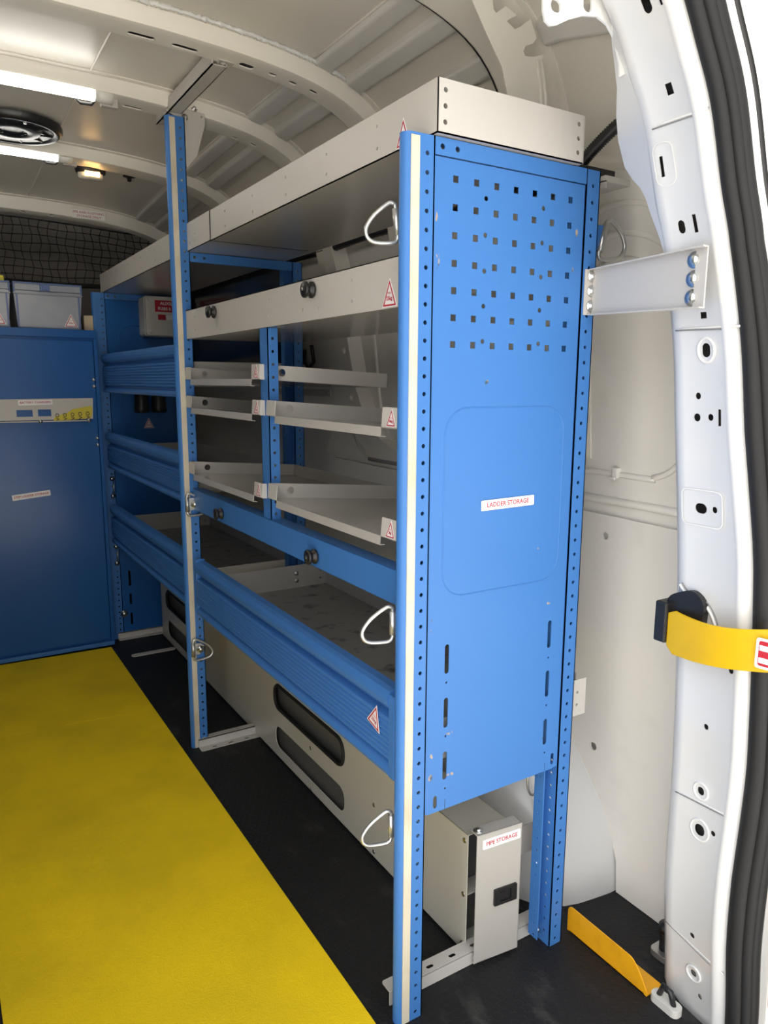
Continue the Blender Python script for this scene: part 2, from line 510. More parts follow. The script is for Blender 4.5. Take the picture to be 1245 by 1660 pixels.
def shell(name, sel, material, y0=-.30, y1=3.3):
    pts = sel; ys = [y0 + (y1 - y0) * k / 48 for k in range(49)]
    nr = normals2d(pts); vs = []; fs = []
    for off in (0, .012):
        for y in ys:
            for (p, n) in zip(pts, nr):
                x = p[0] + n.x * off; z = p[1] + n.y * off
                vs.append((x, y, z + roof_dz(y, z)))
    k = len(pts); L = len(ys) * k
    for layer in (0, 1):
        for i in range(len(ys) - 1):
            for j in range(k - 1):
                a = layer * L + i * k + j
                q = (a, a + 1, a + 1 + k, a + k)
                fs.append(q if layer else q[::-1])
    for i in range(len(ys) - 1):
        for j in (0, k - 1):
            a = i * k + j; fs.append((a, a + k, a + k + L, a + L))
    mb = MB().add(vs, fs, 0, True)
    return structure(mb.build(name, material))
ALL = hoop_points(HALFS)
isplit = next(i for i, p in enumerate(HALFS) if p[1] > 1.44)
shell('wall_right', ALL[:isplit + 1], M['wall'])
shell('ceiling', ALL[isplit:len(ALL) - isplit], M['roof'])
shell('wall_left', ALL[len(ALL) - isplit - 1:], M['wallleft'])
wf = MB(); wf.box(-1.3, .6, 3.3, 3.32, -.03, 1.9)
structure(wf.build('wall_front', M['dark']))

# roof hoops (pressed ribs), each a hollow channel with slots
def rib(name, y0, y1, depth, zmin, slots=(), taper=.012, flange=0.014, mtl='rib', side='both', zmax=None):
    sec = [(0.002, y0 - flange), (-.003, y0 - flange), (-.004, y0), (-depth * .55, y0 + taper * .35), (-depth * .92, y0 + taper), (-depth, y0 + taper * 2), (-depth, y1 - taper), (-depth * .9, y1 - taper * .4), (-.004, y1), (-.003, y1 + flange), (0.002, y1 + flange)]
    inner = [(min(n + .003, .0025), y + (.002 if y < (y0 + y1) / 2 else -.002)) for n, y in reversed(sec[1:-1])]
    mb = MB(); sweep_hoop(mb, HALFS, sec + inner, zmin=zmin, zmax=zmax, side=side)
    o = structure(mb.build(name, M[mtl], weld=True, sharp=28))
    if slots:
        lm_ = MB(); sweep_hoop(lm_, HALFS, [(-depth + .0045, y0 + .020), (-depth + .0055, y0 + .020), (-depth + .0055, y1 - .008), (-depth + .0045, y1 - .008)], zmin=1.5)  # black strip added inside the hoop so its slots look shaded
        structure(lm_.build('slot_shade', M['black']))
        c = MB()
        for (x, y, w, l, ang) in slots:
            i = min(range(len(ALL)), key=lambda k: abs(ALL[k][0] - x) + (10 if ALL[k][1] < 1.3 else 0))
            z = ALL[i][1] - depth + roof_dz(y, 1.7)
            m = Matrix.Translation((x, y, z + .010)) @ Matrix.Rotation(ang, 4, 'Y')
            c.plate(rrect(-l / 2, l / 2, -w / 2, w / 2, min(w, l) * .45, 4), (), .024, m)
        cut(o, c, True)
    return o
rib('trim_1', .19, .30, .045, .9, zmax=None, taper=.014)
rib('trim_2', .715, .805, .037, 1.40, slots=[(-.165, .775, .016, .055, 0), (-.075, .775, .016, .055, 0.02), (.06, .77, .02, .034, .06), (.12, .765, .012, .02, .12), (.17, .765, .012, .02, .16), (.22, .76, .012, .02, .25)])
rib('trim_3', 1.12, 1.215, .037, 1.38, slots=[(-.215, 1.19, .014, .045, 0), (-.085, 1.19, .014, .05, 0), (.19, 1.19, .012, .02, .15), (.24, 1.18, .012, .02, .2)], taper=.012)
rib('trim_4', 1.70, 1.79, .036, 1.46, slots=[(-.21, 1.76, .012, .04, 0)])
rib('trim_5', 2.36, 2.43, .05, 1.2, slots=[(-.22, 2.385, .014, .02, 0), (-.12, 2.385, .014, .02, 0)])

# stiffening beads along the roof sides between the hoops
def side_rail(name, ya, yb, zs, r=.010):
    mb = MB()
    for k, (lo, hi, dep) in enumerate(zs):
        pts = [p for p in HALFS if lo <= p[1] <= hi]
        # sample the profile between lo and hi as a small raised step
        i0 = min(range(len(HALFS)), key=lambda i: abs(HALFS[i][1] - lo)); i1 = min(range(len(HALFS)), key=lambda i: abs(HALFS[i][1] - hi))
        a = Vector(HALFS[i0]); b = Vector(HALFS[i1]); d = (b - a); n = Vector((d.y, -d.x)).normalized()
        prof = [a + n * .003, a - n * dep * .9 + d * .14, a - n * dep + d * .24, b - n * dep - d * .24, b - n * dep * .9 - d * .14, b + n * .003]
        ys = [ya + (yb - ya) * t / 10 for t in range(11)]
        vs = []; fs = []
        for y in ys:
            for p in prof: vs.append((p.x, y, p.y + roof_dz(y, p.y)))
        for i in range(10):
            for j in range(5):
                q = i * 6 + j; fs.append((q, q + 1, q + 7, q + 6))
        for e in (0, 10): fs.append(tuple(e * 6 + j for j in range(6)))
        mb.add(vs, fs, 0, False)
    return structure(mb.build(name, M['rail'], bevel=.003))
ZS = [(1.66, 1.70, .016), (1.72, 1.742, .014), (1.752, 1.766, .012)]
side_rail('trim_6', .318, .70, ZS); side_rail('trim_7', .82, 1.105, ZS); side_rail('trim_8', 1.23, 1.685, ZS); side_rail('trim_9', 1.81, 2.34, ZS); side_rail('trim_10', -.15, .175, ZS)
sf = MB()
sf.plate([(.238, 1.700), (.244, 1.668), (.250, 1.664), (.270, 1.679), (.294, 1.671), (.276, 1.660), (.273, 1.657), (.291, 1.649), (.305, 1.657), (.325, 1.673), (.340, 1.646), (.332, 1.636), (.316, 1.629), (.311, 1.620), (.316, 1.613), (.335, 1.616), (.356, 1.624), (.378, 1.537), (.380, 1.45), (.300, 1.45), (.288, 1.521), (.267, 1.585), (.232, 1.629), (.186, 1.690)], (), .002, FACE_REAR(0, .150, 0))
sf.tube([(.352, .149, 1.615), (.366, .149, 1.56), (.371, .149, 1.45)], .003, 6); sf.tube([(.342, .149, 1.612), (.355, .149, 1.56), (.360, .149, 1.45)], .003, 6)
structure(sf.build('trim_26', M['rib']))
# roof panel seams running front to back
sm_ = MB()
for x in (-.20, .19):
    for (ya, yb) in ((-.1, .17), (.32, .70), (.825, 1.105), (1.23, 1.685), (1.81, 2.34)):
        z = ALL[min(range(len(ALL)), key=lambda k: abs(ALL[k][0] - x) + (10 if ALL[k][1] < 1.3 else 0))][1]
        sm_.tube([(x, ya + (yb - ya) * t / 6, z + roof_dz(ya + (yb - ya) * t / 6, 1.7) - .0005) for t in range(7)], .0028, 6)
structure(sm_.build('trim_11', M['roof']))
# bead of sealant along the near edge of the second hoop
sb = MB(); pts = []
for p, n in zip(ALL, normals2d(ALL)):
    if p[1] > 1.66 and -.2 < p[0] < .34: pts.append((p[0] - n.x * .004, .700, p[1] - n.y * .004 + roof_dz(.7, 1.7)))
fine = []
for a, b in zip(pts, pts[1:]):
    for t in range(8): fine.append(Vector(a).lerp(Vector(b), t / 8))
sb.tube([p + Vector((0, random.uniform(-.0015, .0015), random.uniform(-.0012, .0012))) for p in fine], [.005 + random.uniform(-.0016, .0016) for _ in fine], 6)
structure(sb.build('trim_12', M['white']))

# ------------------------------------------------------------------ rear door frame: pillar and header as one hollow hoop
PILH = smooth_path([(x, z) for z, x in [(-.30, .45)] + PIL] + [(.10, 1.575), (.03, 1.61), (-.10, 1.64), (XC, 1.65)], 5)
sec = [(.115, -.135), (.05, -.150), (.012, -.165), (.001, -.178), (0, -.190), (0, -.248), (-.003, -.252), (-.004, -.257), (.000, -.263), (.006, -.270), (.03, -.276), (.10, -.282), (.118, -.278)]
inn = [(n + (.003 if n < .06 else -.003), y + (.003 if y < -.24 else -.003)) for n, y in reversed(sec)]
ph = MB(); sweep_hoop(ph, PILH, sec, bend=False, tail='frame')
pillar = structure(ph.build('trim_13', M['white'], weld=True))
sl = pillar.modifiers.new('sheet', 'SOLIDIFY'); sl.thickness = .003; sl.offset = 1.0
dg = bpy.context.evaluated_depsgraph_get()
pillar.data = bpy.data.meshes.new_from_object(pillar.evaluated_get(dg)); pillar.modifiers.clear()
def pil_frame(y, z):
    x = lerp(PIL, z) - .0031; dx = (lerp(PIL, z + .02) - lerp(PIL, z - .02)) / .04
    return XF((x, y, z), (0, -1, 0), (dx, 0, 1))
pc = MB()
for (y, z, w, h, kind) in [(-.228, 1.512, .012, .022, 'o'), (-.247, 1.512, .005, .018, 'r'), (-.225, 1.429, .010, .014, 'r'), (-.193, 1.350, .006, .026, 'r'),
                           (-.208, 1.274, .011, .018, 'o'), (-.229, 1.275, .006, .024, 'r'), (-.227, 1.111, .013, .020, 'o'), (-.213, 1.047, .009, .010, 'o'),
                           (-.211, 1.016, .011, .012, 'o'), (-.233, 1.017, .009, .010, 'o'), (-.247, 1.017, .005, .024, 'r'), (-.215, .880, .020, .016, 'o'),
                           (-.238, .881, .008, .010, 'o'), (-.269, .636, .008, .010, 'o'), (-.231, .527, .008, .010, 'o'), (-.228, .413, .012, .014, 'o'),
                           (-.231, .345, .018, .020, 'o'), (-.255, .352, .008, .009, 'o'), (-.229, .145, .009, .010, 'o'), (-.231, .069, .011, .013, 'o'), (-.244, .031, .008, .010, 'o'), (-.226, 1.158, .010, .009, 'r')]:
    pc.plate(rrect(-w / 2, w / 2, -h / 2, h / 2, min(w, h) * (.499 if kind == 'o' else .08), 5), (), .016, pil_frame(y, z) @ Matrix.Translation((0, 0, .008)))
cut(pillar, pc)
# pressed rings and overlap seams on the pillar
pr = MB()
for (y, z, w, h) in [(-.227, 1.111, .026, .034), (-.228, .413, .026, .028), (-.231, .345, .033, .036), (-.231, .069, .026, .028)]:
    pts = [pil_frame(y, z) @ Vector((w / 2 * math.cos(a), h / 2 * math.sin(a), -.0008)) for a in [2 * math.pi * k / 24 for k in range(24)]]
    pr.tube(pts, .0024, 6, closed=True)
for (y0, z0, y1, z1) in [(-.182, .392, -.285, .395), (-.175, .138, -.287, .112), (-.186, 1.398, -.270, 1.398), (-.182, .655, -.222, .650), (-.18, 1.143, -.28, 1.141)]:
    pts = []
    for t in range(9):
        y = y0 + (y1 - y0) * t / 8; z = z0 + (z1 - z0) * t / 8
        pts.append((lerp(PIL, z) - .0022 + (.004 if t == 0 else 0), y, z))
    pr.tube(pts, .0018, 6)
structure(pr.build('trim_14', M['white']))
pg = MB()  # thin dark lines drawn as the shadows along the seams and pocket edge
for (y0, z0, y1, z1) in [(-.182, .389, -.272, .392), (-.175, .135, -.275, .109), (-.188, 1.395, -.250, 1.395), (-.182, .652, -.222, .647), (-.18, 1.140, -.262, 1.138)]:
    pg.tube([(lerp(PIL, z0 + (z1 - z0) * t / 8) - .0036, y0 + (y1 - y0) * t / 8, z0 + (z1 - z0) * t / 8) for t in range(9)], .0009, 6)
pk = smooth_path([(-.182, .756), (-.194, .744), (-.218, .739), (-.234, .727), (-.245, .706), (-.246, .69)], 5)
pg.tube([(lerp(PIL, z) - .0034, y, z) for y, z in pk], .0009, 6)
structure(pg.build('trim_27', M['seamshade']))
pm = MB(); pm.tube([(lerp(PIL, z) - .0030, y + .004, z - .004) for y, z in pk], .0028, 6)
structure(pm.build('trim_28', M['white']))
for nm, outl in (('trim_15', rrect(-.042, .020, -.034, .034, .012)), ):
    m = pil_frame(-.218, .880)
    mm = MB(); mm.plate(rrect(-.036, .034, -.028, .030, .010), [rrect(-.034, .032, -.026, .028, .009)], .0006, m @ Matrix.Translation((0, 0, .0006)))
    m = pil_frame(-.198, 1.352); mm.plate(rrect(-.016, .016, -.028, .028, .012), [rrect(-.0145, .0145, -.0265, .0265, .011)], .0006, m @ Matrix.Translation((0, 0, .0006)))
    structure(mm.build(nm, M['white']))
# flared edge of the pillar towards the side panel
fl = MB()
def fpt(z, w): return (lerp(PIL, z) + .45 * w, -.180 + .9 * w, z)
zz = [1.54, 1.50, 1.46, 1.435, 1.41, 1.375, 1.355, 1.34, 1.325, 1.30, 1.27, 1.24, 1.20]; ww = [.004, .02, .045, .07, .085, .082, .064, .045, .034, .026, .014, .007, .002]
vs = []; 
for z, w in zip(zz, ww): vs += [fpt(z, -.0), fpt(z, w * .5), fpt(z, w), (fpt(z, w)[0] + .003, fpt(z, w)[1] + .006, z)]
fs = [(i * 4 + j, i * 4 + j + 1, i * 4 + j + 5, i * 4 + j + 4) for i in range(len(zz) - 1) for j in range(3)]
fl.add(vs, fs, 0, True)
structure(fl.build('trim_16', M['white']))

tb_ = MB()
tb_.plate([(.063, 1.56), (.066, 1.505), (.070, 1.495), (.078, 1.491), (.088, 1.494), (.108, 1.505), (.132, 1.515), (.158, 1.520), (.176, 1.515), (.191, 1.502), (.203, 1.476), (.205, 1.460), (.222, 1.470), (.189, 1.56)], [[(x, z) for x, z in rrect(.132, .147, 1.521, 1.541, .007, 4)], rrect(.078, .094, 1.508, 1.522, .006, 4)], .003, FACE_REAR(0, -.162, 0))
structure(tb_.build('trim_25', M['white']))
# door seal
def seal_section(cn, cy, rn, ry, n=10): return [(cn + rn * math.cos(2 * math.pi * k / n), cy + ry * math.sin(2 * math.pi * k / n)) for k in range(n)]
ds = MB()
sweep_hoop(ds, PILH, seal_section(.006, -.281, .010, .011), bend=False, tail='seal')
sweep_hoop(ds, PILH, seal_section(.013, -.293, .009, .008), bend=False, tail='seal')
sweep_hoop(ds, PILH, seal_section(.021, -.299, .009, .005), bend=False, tail='seal')
seal = tag(ds.build('door_seal', M['rubber']), 'black ribbed rubber seal running down the edge of the white rear door frame', 'door seal')
# body corner outside the seal
bc = MB(); sweep_hoop(bc, PILH, [(.018, -.296), (.034, -.305), (.040, -.310), (.046, -.322), (.20, -.325), (.20, -.26), (.03, -.280)], zmin=.75, bend=False, tail='frame')
structure(bc.build('trim_17', M['white']))
bl = MB(); sweep_hoop(bl, PILH, [(.035, -.3045), (.036, -.3075), (.040, -.3105), (.041, -.305)], zmin=.75, bend=False, tail='frame')
structure(bl.build('trim_18', M['black']))

# bumper below the opening, at the right edge
bt = thing('rear_bumper', 'black rear bumper corner showing beside the foot of the door seal', 'bumper', (.55, -.42, -.2))
b = MB(); b.prism(rrect(.50, .75, -.60, -.36, .03), 'z', -.42, .30); b.build('bumper_cover', M['black'], bt, bevel=.006)
b = MB(); b.prism(rrect(.49, .72, -.56, -.38, .02), 'z', .31, .36); b.build('trim_insert', M['steel'], bt, bevel=.004, label='silver trim insert')

# ------------------------------------------------------------------ side wall details
def xw(z): return lerp(sorted((p[1], p[0]) for p in HALFS[:isplit + 6]), z)
wl_ = MB()
outl = [(0, .0), (.30, .0), (.30, .795), (-1.3, .815), (-1.3, .47), (-.55, .49), (-.34, .42), (-.215, .315), (-.13, .225), (-.07, .14), (-.045, .07), (-.04, 0)]
outl = [(p[0], p[1]) for p in outl]
vs = []
n0 = 24
# lower lining board hung on the wall, cut away around the wheel arch
wl_.plate([(.30, .0), (.30, .795), (-1.3, .815), (-1.3, .48), (-.55, .50), (-.36, .43), (-.215, .315), (-.13, .225), (-.07, .14), (-.045, .07), (-.04, .001)],
          [circ(-.124, .758, .008), circ(-.124, .296, .009)], .004, FACE_AISLE(.553, 0, 0))
o = structure(wl_.build('trim_19', M['wall']))
# raised bead and window recess on the right wall
wd = MB()
wd.tube([(xw(.83) - .002, y, .83) for y in (-.13, .05, .35, .7, 1.08)], .008, 8)
ring = []
for t in range(7): ring.append((.30 - .0 * t, 1.23 - .05 * t))
path = [(1.0, 1.22), (1.0, 1.0), (.97, .93), (.90, .895), (.5, .89), (.06, .885), (.02, .888), (-.02, .905), (-.05, .94), (-.065, .98), (-.068, 1.10), (-.06, 1.22)]
sp = smooth_path(path, 5)
wd.tube([(xw(z) - .001, y, z) for y, z in sp], .006, 8)
tri = smooth_path([(-.10, .80), (-.055, .80), (-.045, .812), (-.06, .84), (-.105, .88)], 5)
wd.tube([(xw(z) - .003, y, z) for y, z in tri], .005, 8)
structure(wd.build('trim_20', M['wall']))
# clips on the lower edge of the recess
for (y, z) in ((.105, .887), (-.045, .925), (.31, .889)):
    c = MB(); c.box(xw(z) - .012, xw(z) + .002, y - .006, y + .006, z - .008, z + .012); c.box(xw(z) - .016, xw(z) - .010, y - .003, y + .009, z - .012, z - .006)
    structure(c.build('trim_21', M['wall'], bevel=.001))
# upper recess with a round pressing
dm = MB()
for r, dep, zc in ((.165, .012, 1.22), (.135, .016, 1.20), (.10, .010, 1.19)):
    pts = [(xw(zc + r * math.sin(a)) - .002, .09 + r * 1.1 * math.cos(a), zc + r * math.sin(a)) for a in [math.radians(d) for d in range(-5, 186, 8)]]
    dm.tube(pts, .006, 8)
structure(dm.build('trim_22', M['wall']))
# wheel arch
wa = MB(); prof = smooth_path([(.045, -.002), (.05, .07), (.075, .15), (.13, .225), (.215, .315), (.36, .405), (.60, .435), (.85, .40), (1.0, .30), (1.06, .15), (1.07, -.002)], 4)
rows = [(.60, 1.0, 0), (.54, 1.0, 0), (.50, .99, 0), (.46, .978, 0), (.43, .96, 0), (.40, .925, 0), (.375, .87, 0), (.352, .79, 0), (.340, .70, 0), (.336, .60, 0)]
vs = []; k = len(prof)
cy, cz = .557, 0.0
for x, s_, _ in rows:
    for y, z in prof: vs.append((x, cy + (y - cy) * s_, max(z, 0) * (s_ if s_ > .8 else s_)))
c0 = len(vs); vs.append((.333, cy, .1))
fs = [(i * k + j, i * k + j + 1, (i + 1) * k + j + 1, (i + 1) * k + j) for i in range(len(rows) - 1) for j in range(k - 1)]
fs += [((len(rows) - 1) * k + j, (len(rows) - 1) * k + j + 1, c0) for j in range(k - 1)]
wa.add(vs, fs, 0, True)
structure(wa.build('trim_23', M['white']))
st = [(1.47, 1.10, 1.225, .040), (1.26, 1.075, 1.26, .045), (1.215, 1.07, 1.27, .048), (1.205, 1.095, 1.275, .040), (1.05, 1.075, 1.26, .040), (.96, 1.03, 1.27, .042), (.90, .96, 1.30, .036), (.86, .87, 1.34, .024), (.83, .76, 1.38, .004)]
cp = MB(); vs = []
for z, ya, yb, dep in st:
    x = xw(z); w_ = (yb - ya)
    vs += [(x + .002, ya - .012, z), (x - dep, ya, z), (x - dep, ya + w_ * .42, z), (x - dep * .62, ya + w_ * .55, z), (x - dep * .5, yb, z), (x + .002, yb + .01, z)]
cp.add(vs, [(i * 6 + j, i * 6 + j + 1, i * 6 + j + 7, i * 6 + j + 6) for i in range(len(st) - 1) for j in range(5)], 0, False)
for y, z in ((1.115, 1.155), (1.10, 1.015)): cp.bolt(FACE_AISLE(xw(z) - .042, y, z), .007, .008)
structure(cp.build('trim_24', M['wall'], bevel=.004))
# tinted side window ahead of the middle frame
wi = MB(); wi.plate(rrect(-2.34, -1.25, 1.12, 1.452, .04), (), .006, XF((.478, 0, 0), (0, -1, 0), (-.1, 0, 1)) @ Matrix.Translation((0, -1.445, 0)) @ Matrix.Translation((0, 1.445, 0)))
structure(wi.build('window_1', M['glass']))
# wiring
lo = MB(); lo.tube([(.452, .30 + .1 * t, 1.452 + .002 * math.sin(t * 1.3)) for t in range(20)], .011, 8)
tag(lo.build('wiring_loom', M['black']), 'thick black wiring loom running along the side wall under the top shelf', 'wiring')
cb = MB(); pts = []
for p, n in zip(HALFS, normals2d(HALFS)):
    if p[1] > 1.35 and p[0] > -.2: pts.append((p[0] - n.x * .030, .302, p[1] - n.y * .030 + roof_dz(.30, 1.7)))
cb.tube(pts, .006, 8)
tag(cb.build('roof_cable', M['black']), 'black cable taped along the rear roof hoop above the top shelf', 'cable')
cd = MB(); n = 60; A = Vector((.43, .015, 1.505)); B = Vector((.40, .105, 1.428))
cd.tube([A.lerp(B, t / n) + Vector((0, .012 * math.sin(math.pi * t / n), 0)) for t in range(n + 1)], [.0095 if t % 2 else .0115 for t in range(n + 1)], 10)
tag(cd.build('corrugated_conduit', M['black']), 'black corrugated conduit dropping behind the end of the top shelf', 'conduit')
tr = thing('cable_tray', 'black and grey metal cable tray behind the upper rear corner of the blue panel', 'bracket', (.40, .06, 1.40))
t_ = MB(); t_.box(.352, .44, .05, .30, 1.412, 1.424); t_.build('cover', M['black'], tr)
t_ = MB(); t_.box(.385, .445, .02, .26, 1.394, 1.404); t_.box(.385, .389, .02, .26, 1.384, 1.396); t_.build('bracket', M['grey'], tr)

# ------------------------------------------------------------------ roof fittings
def tube_light(y, x1, z, label):
    t = thing('tube_light', label, 'light', (x1, y, z), 'tube lights on the roof')
    a = MB(); a.tube([(-1.0, y, z), (x1 - .035, y, z)], .0155, 16); a.build('diffuser', M['tube'], t)
    a = MB(); a.tube([(x1 - .036, y, z), (x1 + .006, y, z)], .0165, 16); a.build('end_cap', M['capw'], t)
    a = MB(); a.box(x1 - .018, x1 + .022, y + .012, y + .030, z - .018, z + .012); a.box(x1 - .018, x1 + .022, y - .006, y + .030, z + .014, z + .020); a.build('bracket', M['grey'], t, bevel=.001)
    a = MB(); a.tube([(x1 - .030, y + .014, z - .004), (x1 - .040, y + .022, z - .016), (x1 - .062, y + .032, z - .014), (x1 - .075, y + .036, z - .002)], .005, 8); a.build('cable', M['black'], t)
    return t
tube_light(1.150, -.150, 1.756, 'lit white tube light under the roof hoop nearer the open rear doors')
tube_light(1.735, -.150, 1.752, 'lit white tube light under the roof hoop behind the round black vent')
rv = thing('roof_vent', 'round black roof vent between the two white tube lights', 'vent', (-.325, 1.585, 1.775))
a = MB(); a.lathe([(.132, .012), (.132, 0), (.122, -.010), (.112, -.008), (.108, -.004)], Matrix.Translation((-.325, 1.585, 1.770)), 40); a.build('rim', M['black'], rv)
a = MB(); a.lathe([(.110, -.004), (.10, -.006), (.075, -.003), (.070, -.010), (.04, -.011), (.035, -.006), (0, -.006)], Matrix.Translation((-.325, 1.585, 1.770)), 40)
for k in range(10):
    an = 2 * math.pi * k / 10; a.tube([(-.325 + .03 * math.cos(an), 1.585 + .03 * math.sin(an), 1.762), (-.325 + .105 * math.cos(an), 1.585 + .105 * math.sin(an), 1.764)], .0025, 6)
a.build('grille', M['black'], rv)
a = MB(); a.lathe([(0, -.004), (.004, -.004), (.005, 0)], Matrix.Translation((-.305, 1.475, 1.760)), 10); a.build('screw', M['steel'], rv)
dl = thing('dome_lamp', 'small oval interior lamp glowing warm yellow under the roof', 'lamp', (-.078, 1.80, 1.74))
m = Matrix.Translation((-.078, 1.80, 1.742)) @ Matrix.Diagonal((1, .62, 1, 1))
a = MB(); a.lathe([(0, .010), (.046, .010), (.048, 0), (.046, -.010), (.038, -.012), (0, -.012)], m, 32); a.build('base', M['black'], dl)
a = MB(); a.lathe([(.040, -.012), (.040, -.022), (.034, -.029), (.018, -.031), (0, -.031)], m, 32); a.build('lens', M['lensclear'], dl)
a = MB(); a.tube([(-.100, 1.776, 1.726), (-.055, 1.776, 1.726)], .0075, 10); a.build('bulb', M['lens'], dl)
# small roof fittings beyond the lamp
a = MB(); a.lathe([(0, .006), (.02, .006), (.02, 0), (.008, -.002), (.006, -.014), (0, -.016)], Matrix.Translation((.045, 1.80, 1.738)), 16)
tag(a.build('coat_hook', M['black']), 'small black round hook under the roof hoop beside the dome lamp', 'hook')

# ------------------------------------------------------------------ bulkhead end: header label, net
hl = MB(); m = XF((.015, 2.352, 1.712), (1, 0, .0), (0, .25, 1))
hl.plate(rect(-.062, .062, -.018, .018), (), .0006, m, 0); hl.text('PPE AND CLOTHING', .0125, m @ Matrix.Translation((0, .007, 0)), 1); hl.text('STORAGE ONLY', .0125, m @ Matrix.Translation((0, -.008, 0)), 1)
tag(hl.build('storage_label', [M['labelw'], M['red']]), 'white roof header label about clothing storage in red letters', 'label')
nt_ = thing('cargo_net', 'black cargo net hanging from the roof header above the blue cabinet', 'net', (-.1, 2.45, 1.47))
def netpt(u, v):
    x = -.75 + 1.22 * u
    ztop = 1.690 - .018 * max(0, (x + .3)) - .03 * (max(0, x) ** 1.2)
    zb = 1.455
    return Vector((x, 2.45 + .03 * math.sin(3 * u) * (1 - v), zb + (ztop - zb) * v + .004 * math.sin(9 * u + 4 * v)))
a = MB(); NU, NV = 37, 8
for i in range(NU + 1):
    u = i / NU; a.tube([netpt(u + .005 * math.sin(v * 1.7 + i) , v / NV) for v in range(NV + 1)], 0.0017, 4)
for j in range(1, NV):
    a.tube([netpt(i / NU, j / NV + .01 * math.sin(i * .8 + j)) for i in range(NU + 1)], 0.0017, 4)
a.build('mesh_cord', M['netm'], nt_)
a = MB(); a.tube([netpt(i / NU, 1.0) for i in range(NU + 1)], .003, 6); a.tube([(x, y, z + .0) for x, y, z in [netpt(i / NU, 0) for i in range(NU + 1)]], .010, 6)
a.tube([netpt(.32, 0), netpt(.32, 0) - Vector((0, 0, .16))], .003, 6)
a.build('border_rope', M['netm'], nt_)

# ------------------------------------------------------------------ racking parts
def label_plate(parent, m, w, h, text, size, name='text_label'):
    a = MB(); a.plate(rrect(-w / 2, w / 2, -h / 2, h / 2, .002, 3), (), .0006, m @ Matrix.Translation((0, 0, .0008)), 0)
    for k, line in enumerate(text): a.text(line, size, m @ Matrix.Translation((0, (len(text) - 1) * size * .6 - k * size * 1.2, .0009)), 1, sx=1.0, bold=0.0002)
    return a.build(name, [M['labelw'], M['red']], parent, label='white label with red lettering')
def warn_label(parent, m, s, weight):
    """white triangle with a red border, MAX above the weight"""
    def tri(k): return [(-.5 * k * s, -.5 * s + (1 - k) * s * .30), (.5 * k * s, -.5 * s + (1 - k) * s * .30), (0, .5 * s * 1.0 - (1 - k) * s * .62)]
    a = MB(); mm = m @ Matrix.Translation((0, 0, .0008))
    a.plate(tri(1.0), (), .0006, mm, 0)
    a.plate(tri(.86), [tri(.68)], .0003, mm @ Matrix.Translation((0, 0, .0004)), 1)
    a.text('MAX', s * .115, mm @ Matrix.Translation((0, -.02 * s, .0004)), 1)
    a.text(weight, s * .20, mm @ Matrix.Translation((0, -.20 * s, .0004)), 1, bold=.0002)
    return a.build('warning_label', [M['labelw'], M['red']], parent, label='white triangular weight label with red border')

def front_post(parent, y, z1, strip=True):
    hs = []; z = .013
    while z < z1 - .006:
        hs.append(circ(.0125, z, .0033, 12)); z += .02524
    a = MB()
    a.plate(rect(0, .025, 0, z1), hs, .002, FACE_REAR(0, y, 0))
    arc = [(-.0118 - .012 * math.sin(math.radians(t)), y + .012 - .012 * math.cos(math.radians(t))) for t in range(0, 181, 12)]
    prof = [(0, y)] + arc + [(0, y + .024)]
    n = len(prof)
    vs = [(p[0], p[1], zz_) for zz_ in (0, z1) for p in prof]
    a.add(vs, [(i, i + 1, i + 1 + n, i + n) for i in range(1, n - 2)], 0, True)  # rounded nose
    a.add(vs, [(0, 1, 1 + n, n), (n - 2, n - 1, 2 * n - 1, 2 * n - 2), (n - 1, 0, n, 2 * n - 1), tuple(range(n))[::-1], tuple(range(n, 2 * n))], 0, False)
    hs2 = [circ(.017, c, .003, 8) for c in [.0256 + .02524 * k for k in range(int(z1 / .02524) - 1)]]
    a.plate(rect(0, .030, 0, z1), hs2, .002, XF((.025, y, 0), (0, 1, 0), (0, 0, 1)))
    p = a.build('front_post', M['blue'], parent)
    if not strip: return p
    s = MB(); s.box(-.0150, -.0006, y - .0010, y + .001, .001, z1 - .004); s.build('edge_strip', M['strip'], p, label='cream edge strip')
    return p
def back_post(parent, y, z1):
    hs = []; z = .013
    while z < z1 - .006: hs.append(circ(.3365, z, .0033, 12)); z += .02524
    a = MB(); a.plate(rect(.321, .352, 0, z1), hs, .002, FACE_REAR(0, y, 0))
    hs2 = [circ(-.016, .026 + .02524 * k, .003, 8) for k in range(int(z1 / .02524) - 1)]
    a.plate(rect(-.032, 0, 0, z1), hs2, .002, XF((.321, y, 0), (0, -1, 0), (0, 0, 1)))
    a.plate(rect(.296, .321, .02, z1), (), .002, FACE_REAR(0, y + .030, 0))
    a.plate(rect(0, .022, .02, z1), [circ(.011, .026 + .02524 * k, .003, 8) for k in range(int(z1 / .02524) - 1)], .002, XF((.296, y + .030, 0), (0, -1, 0), (0, 0, 1)))
    a.plate(rect(-.03, 0, 0, z1), (), .002, XF((.352, y, 0), (0, 1, 0), (0, 0, 1)) @ Matrix.Translation((.03, 0, 0)))
    return a.build('back_post', M['blue'], parent)
def top_rail(parent, y, z0=1.3765, z1=1.400):
    a = MB(); a.plate(rect(.0255, .3205, z0, z1), [circ(.038, (z0 + z1) / 2, .004), circ(.064, (z0 + z1) / 2, .004)], .002, FACE_REAR(0, y - .0005, 0))
    a.box(.0255, .3205, y, y + .030, z1 - .0025, z1 - .0005); a.box(.0255, .3205, y, y + .010, z0, z0 + .002)
    return a.build('top_rail', M['blue'], parent)
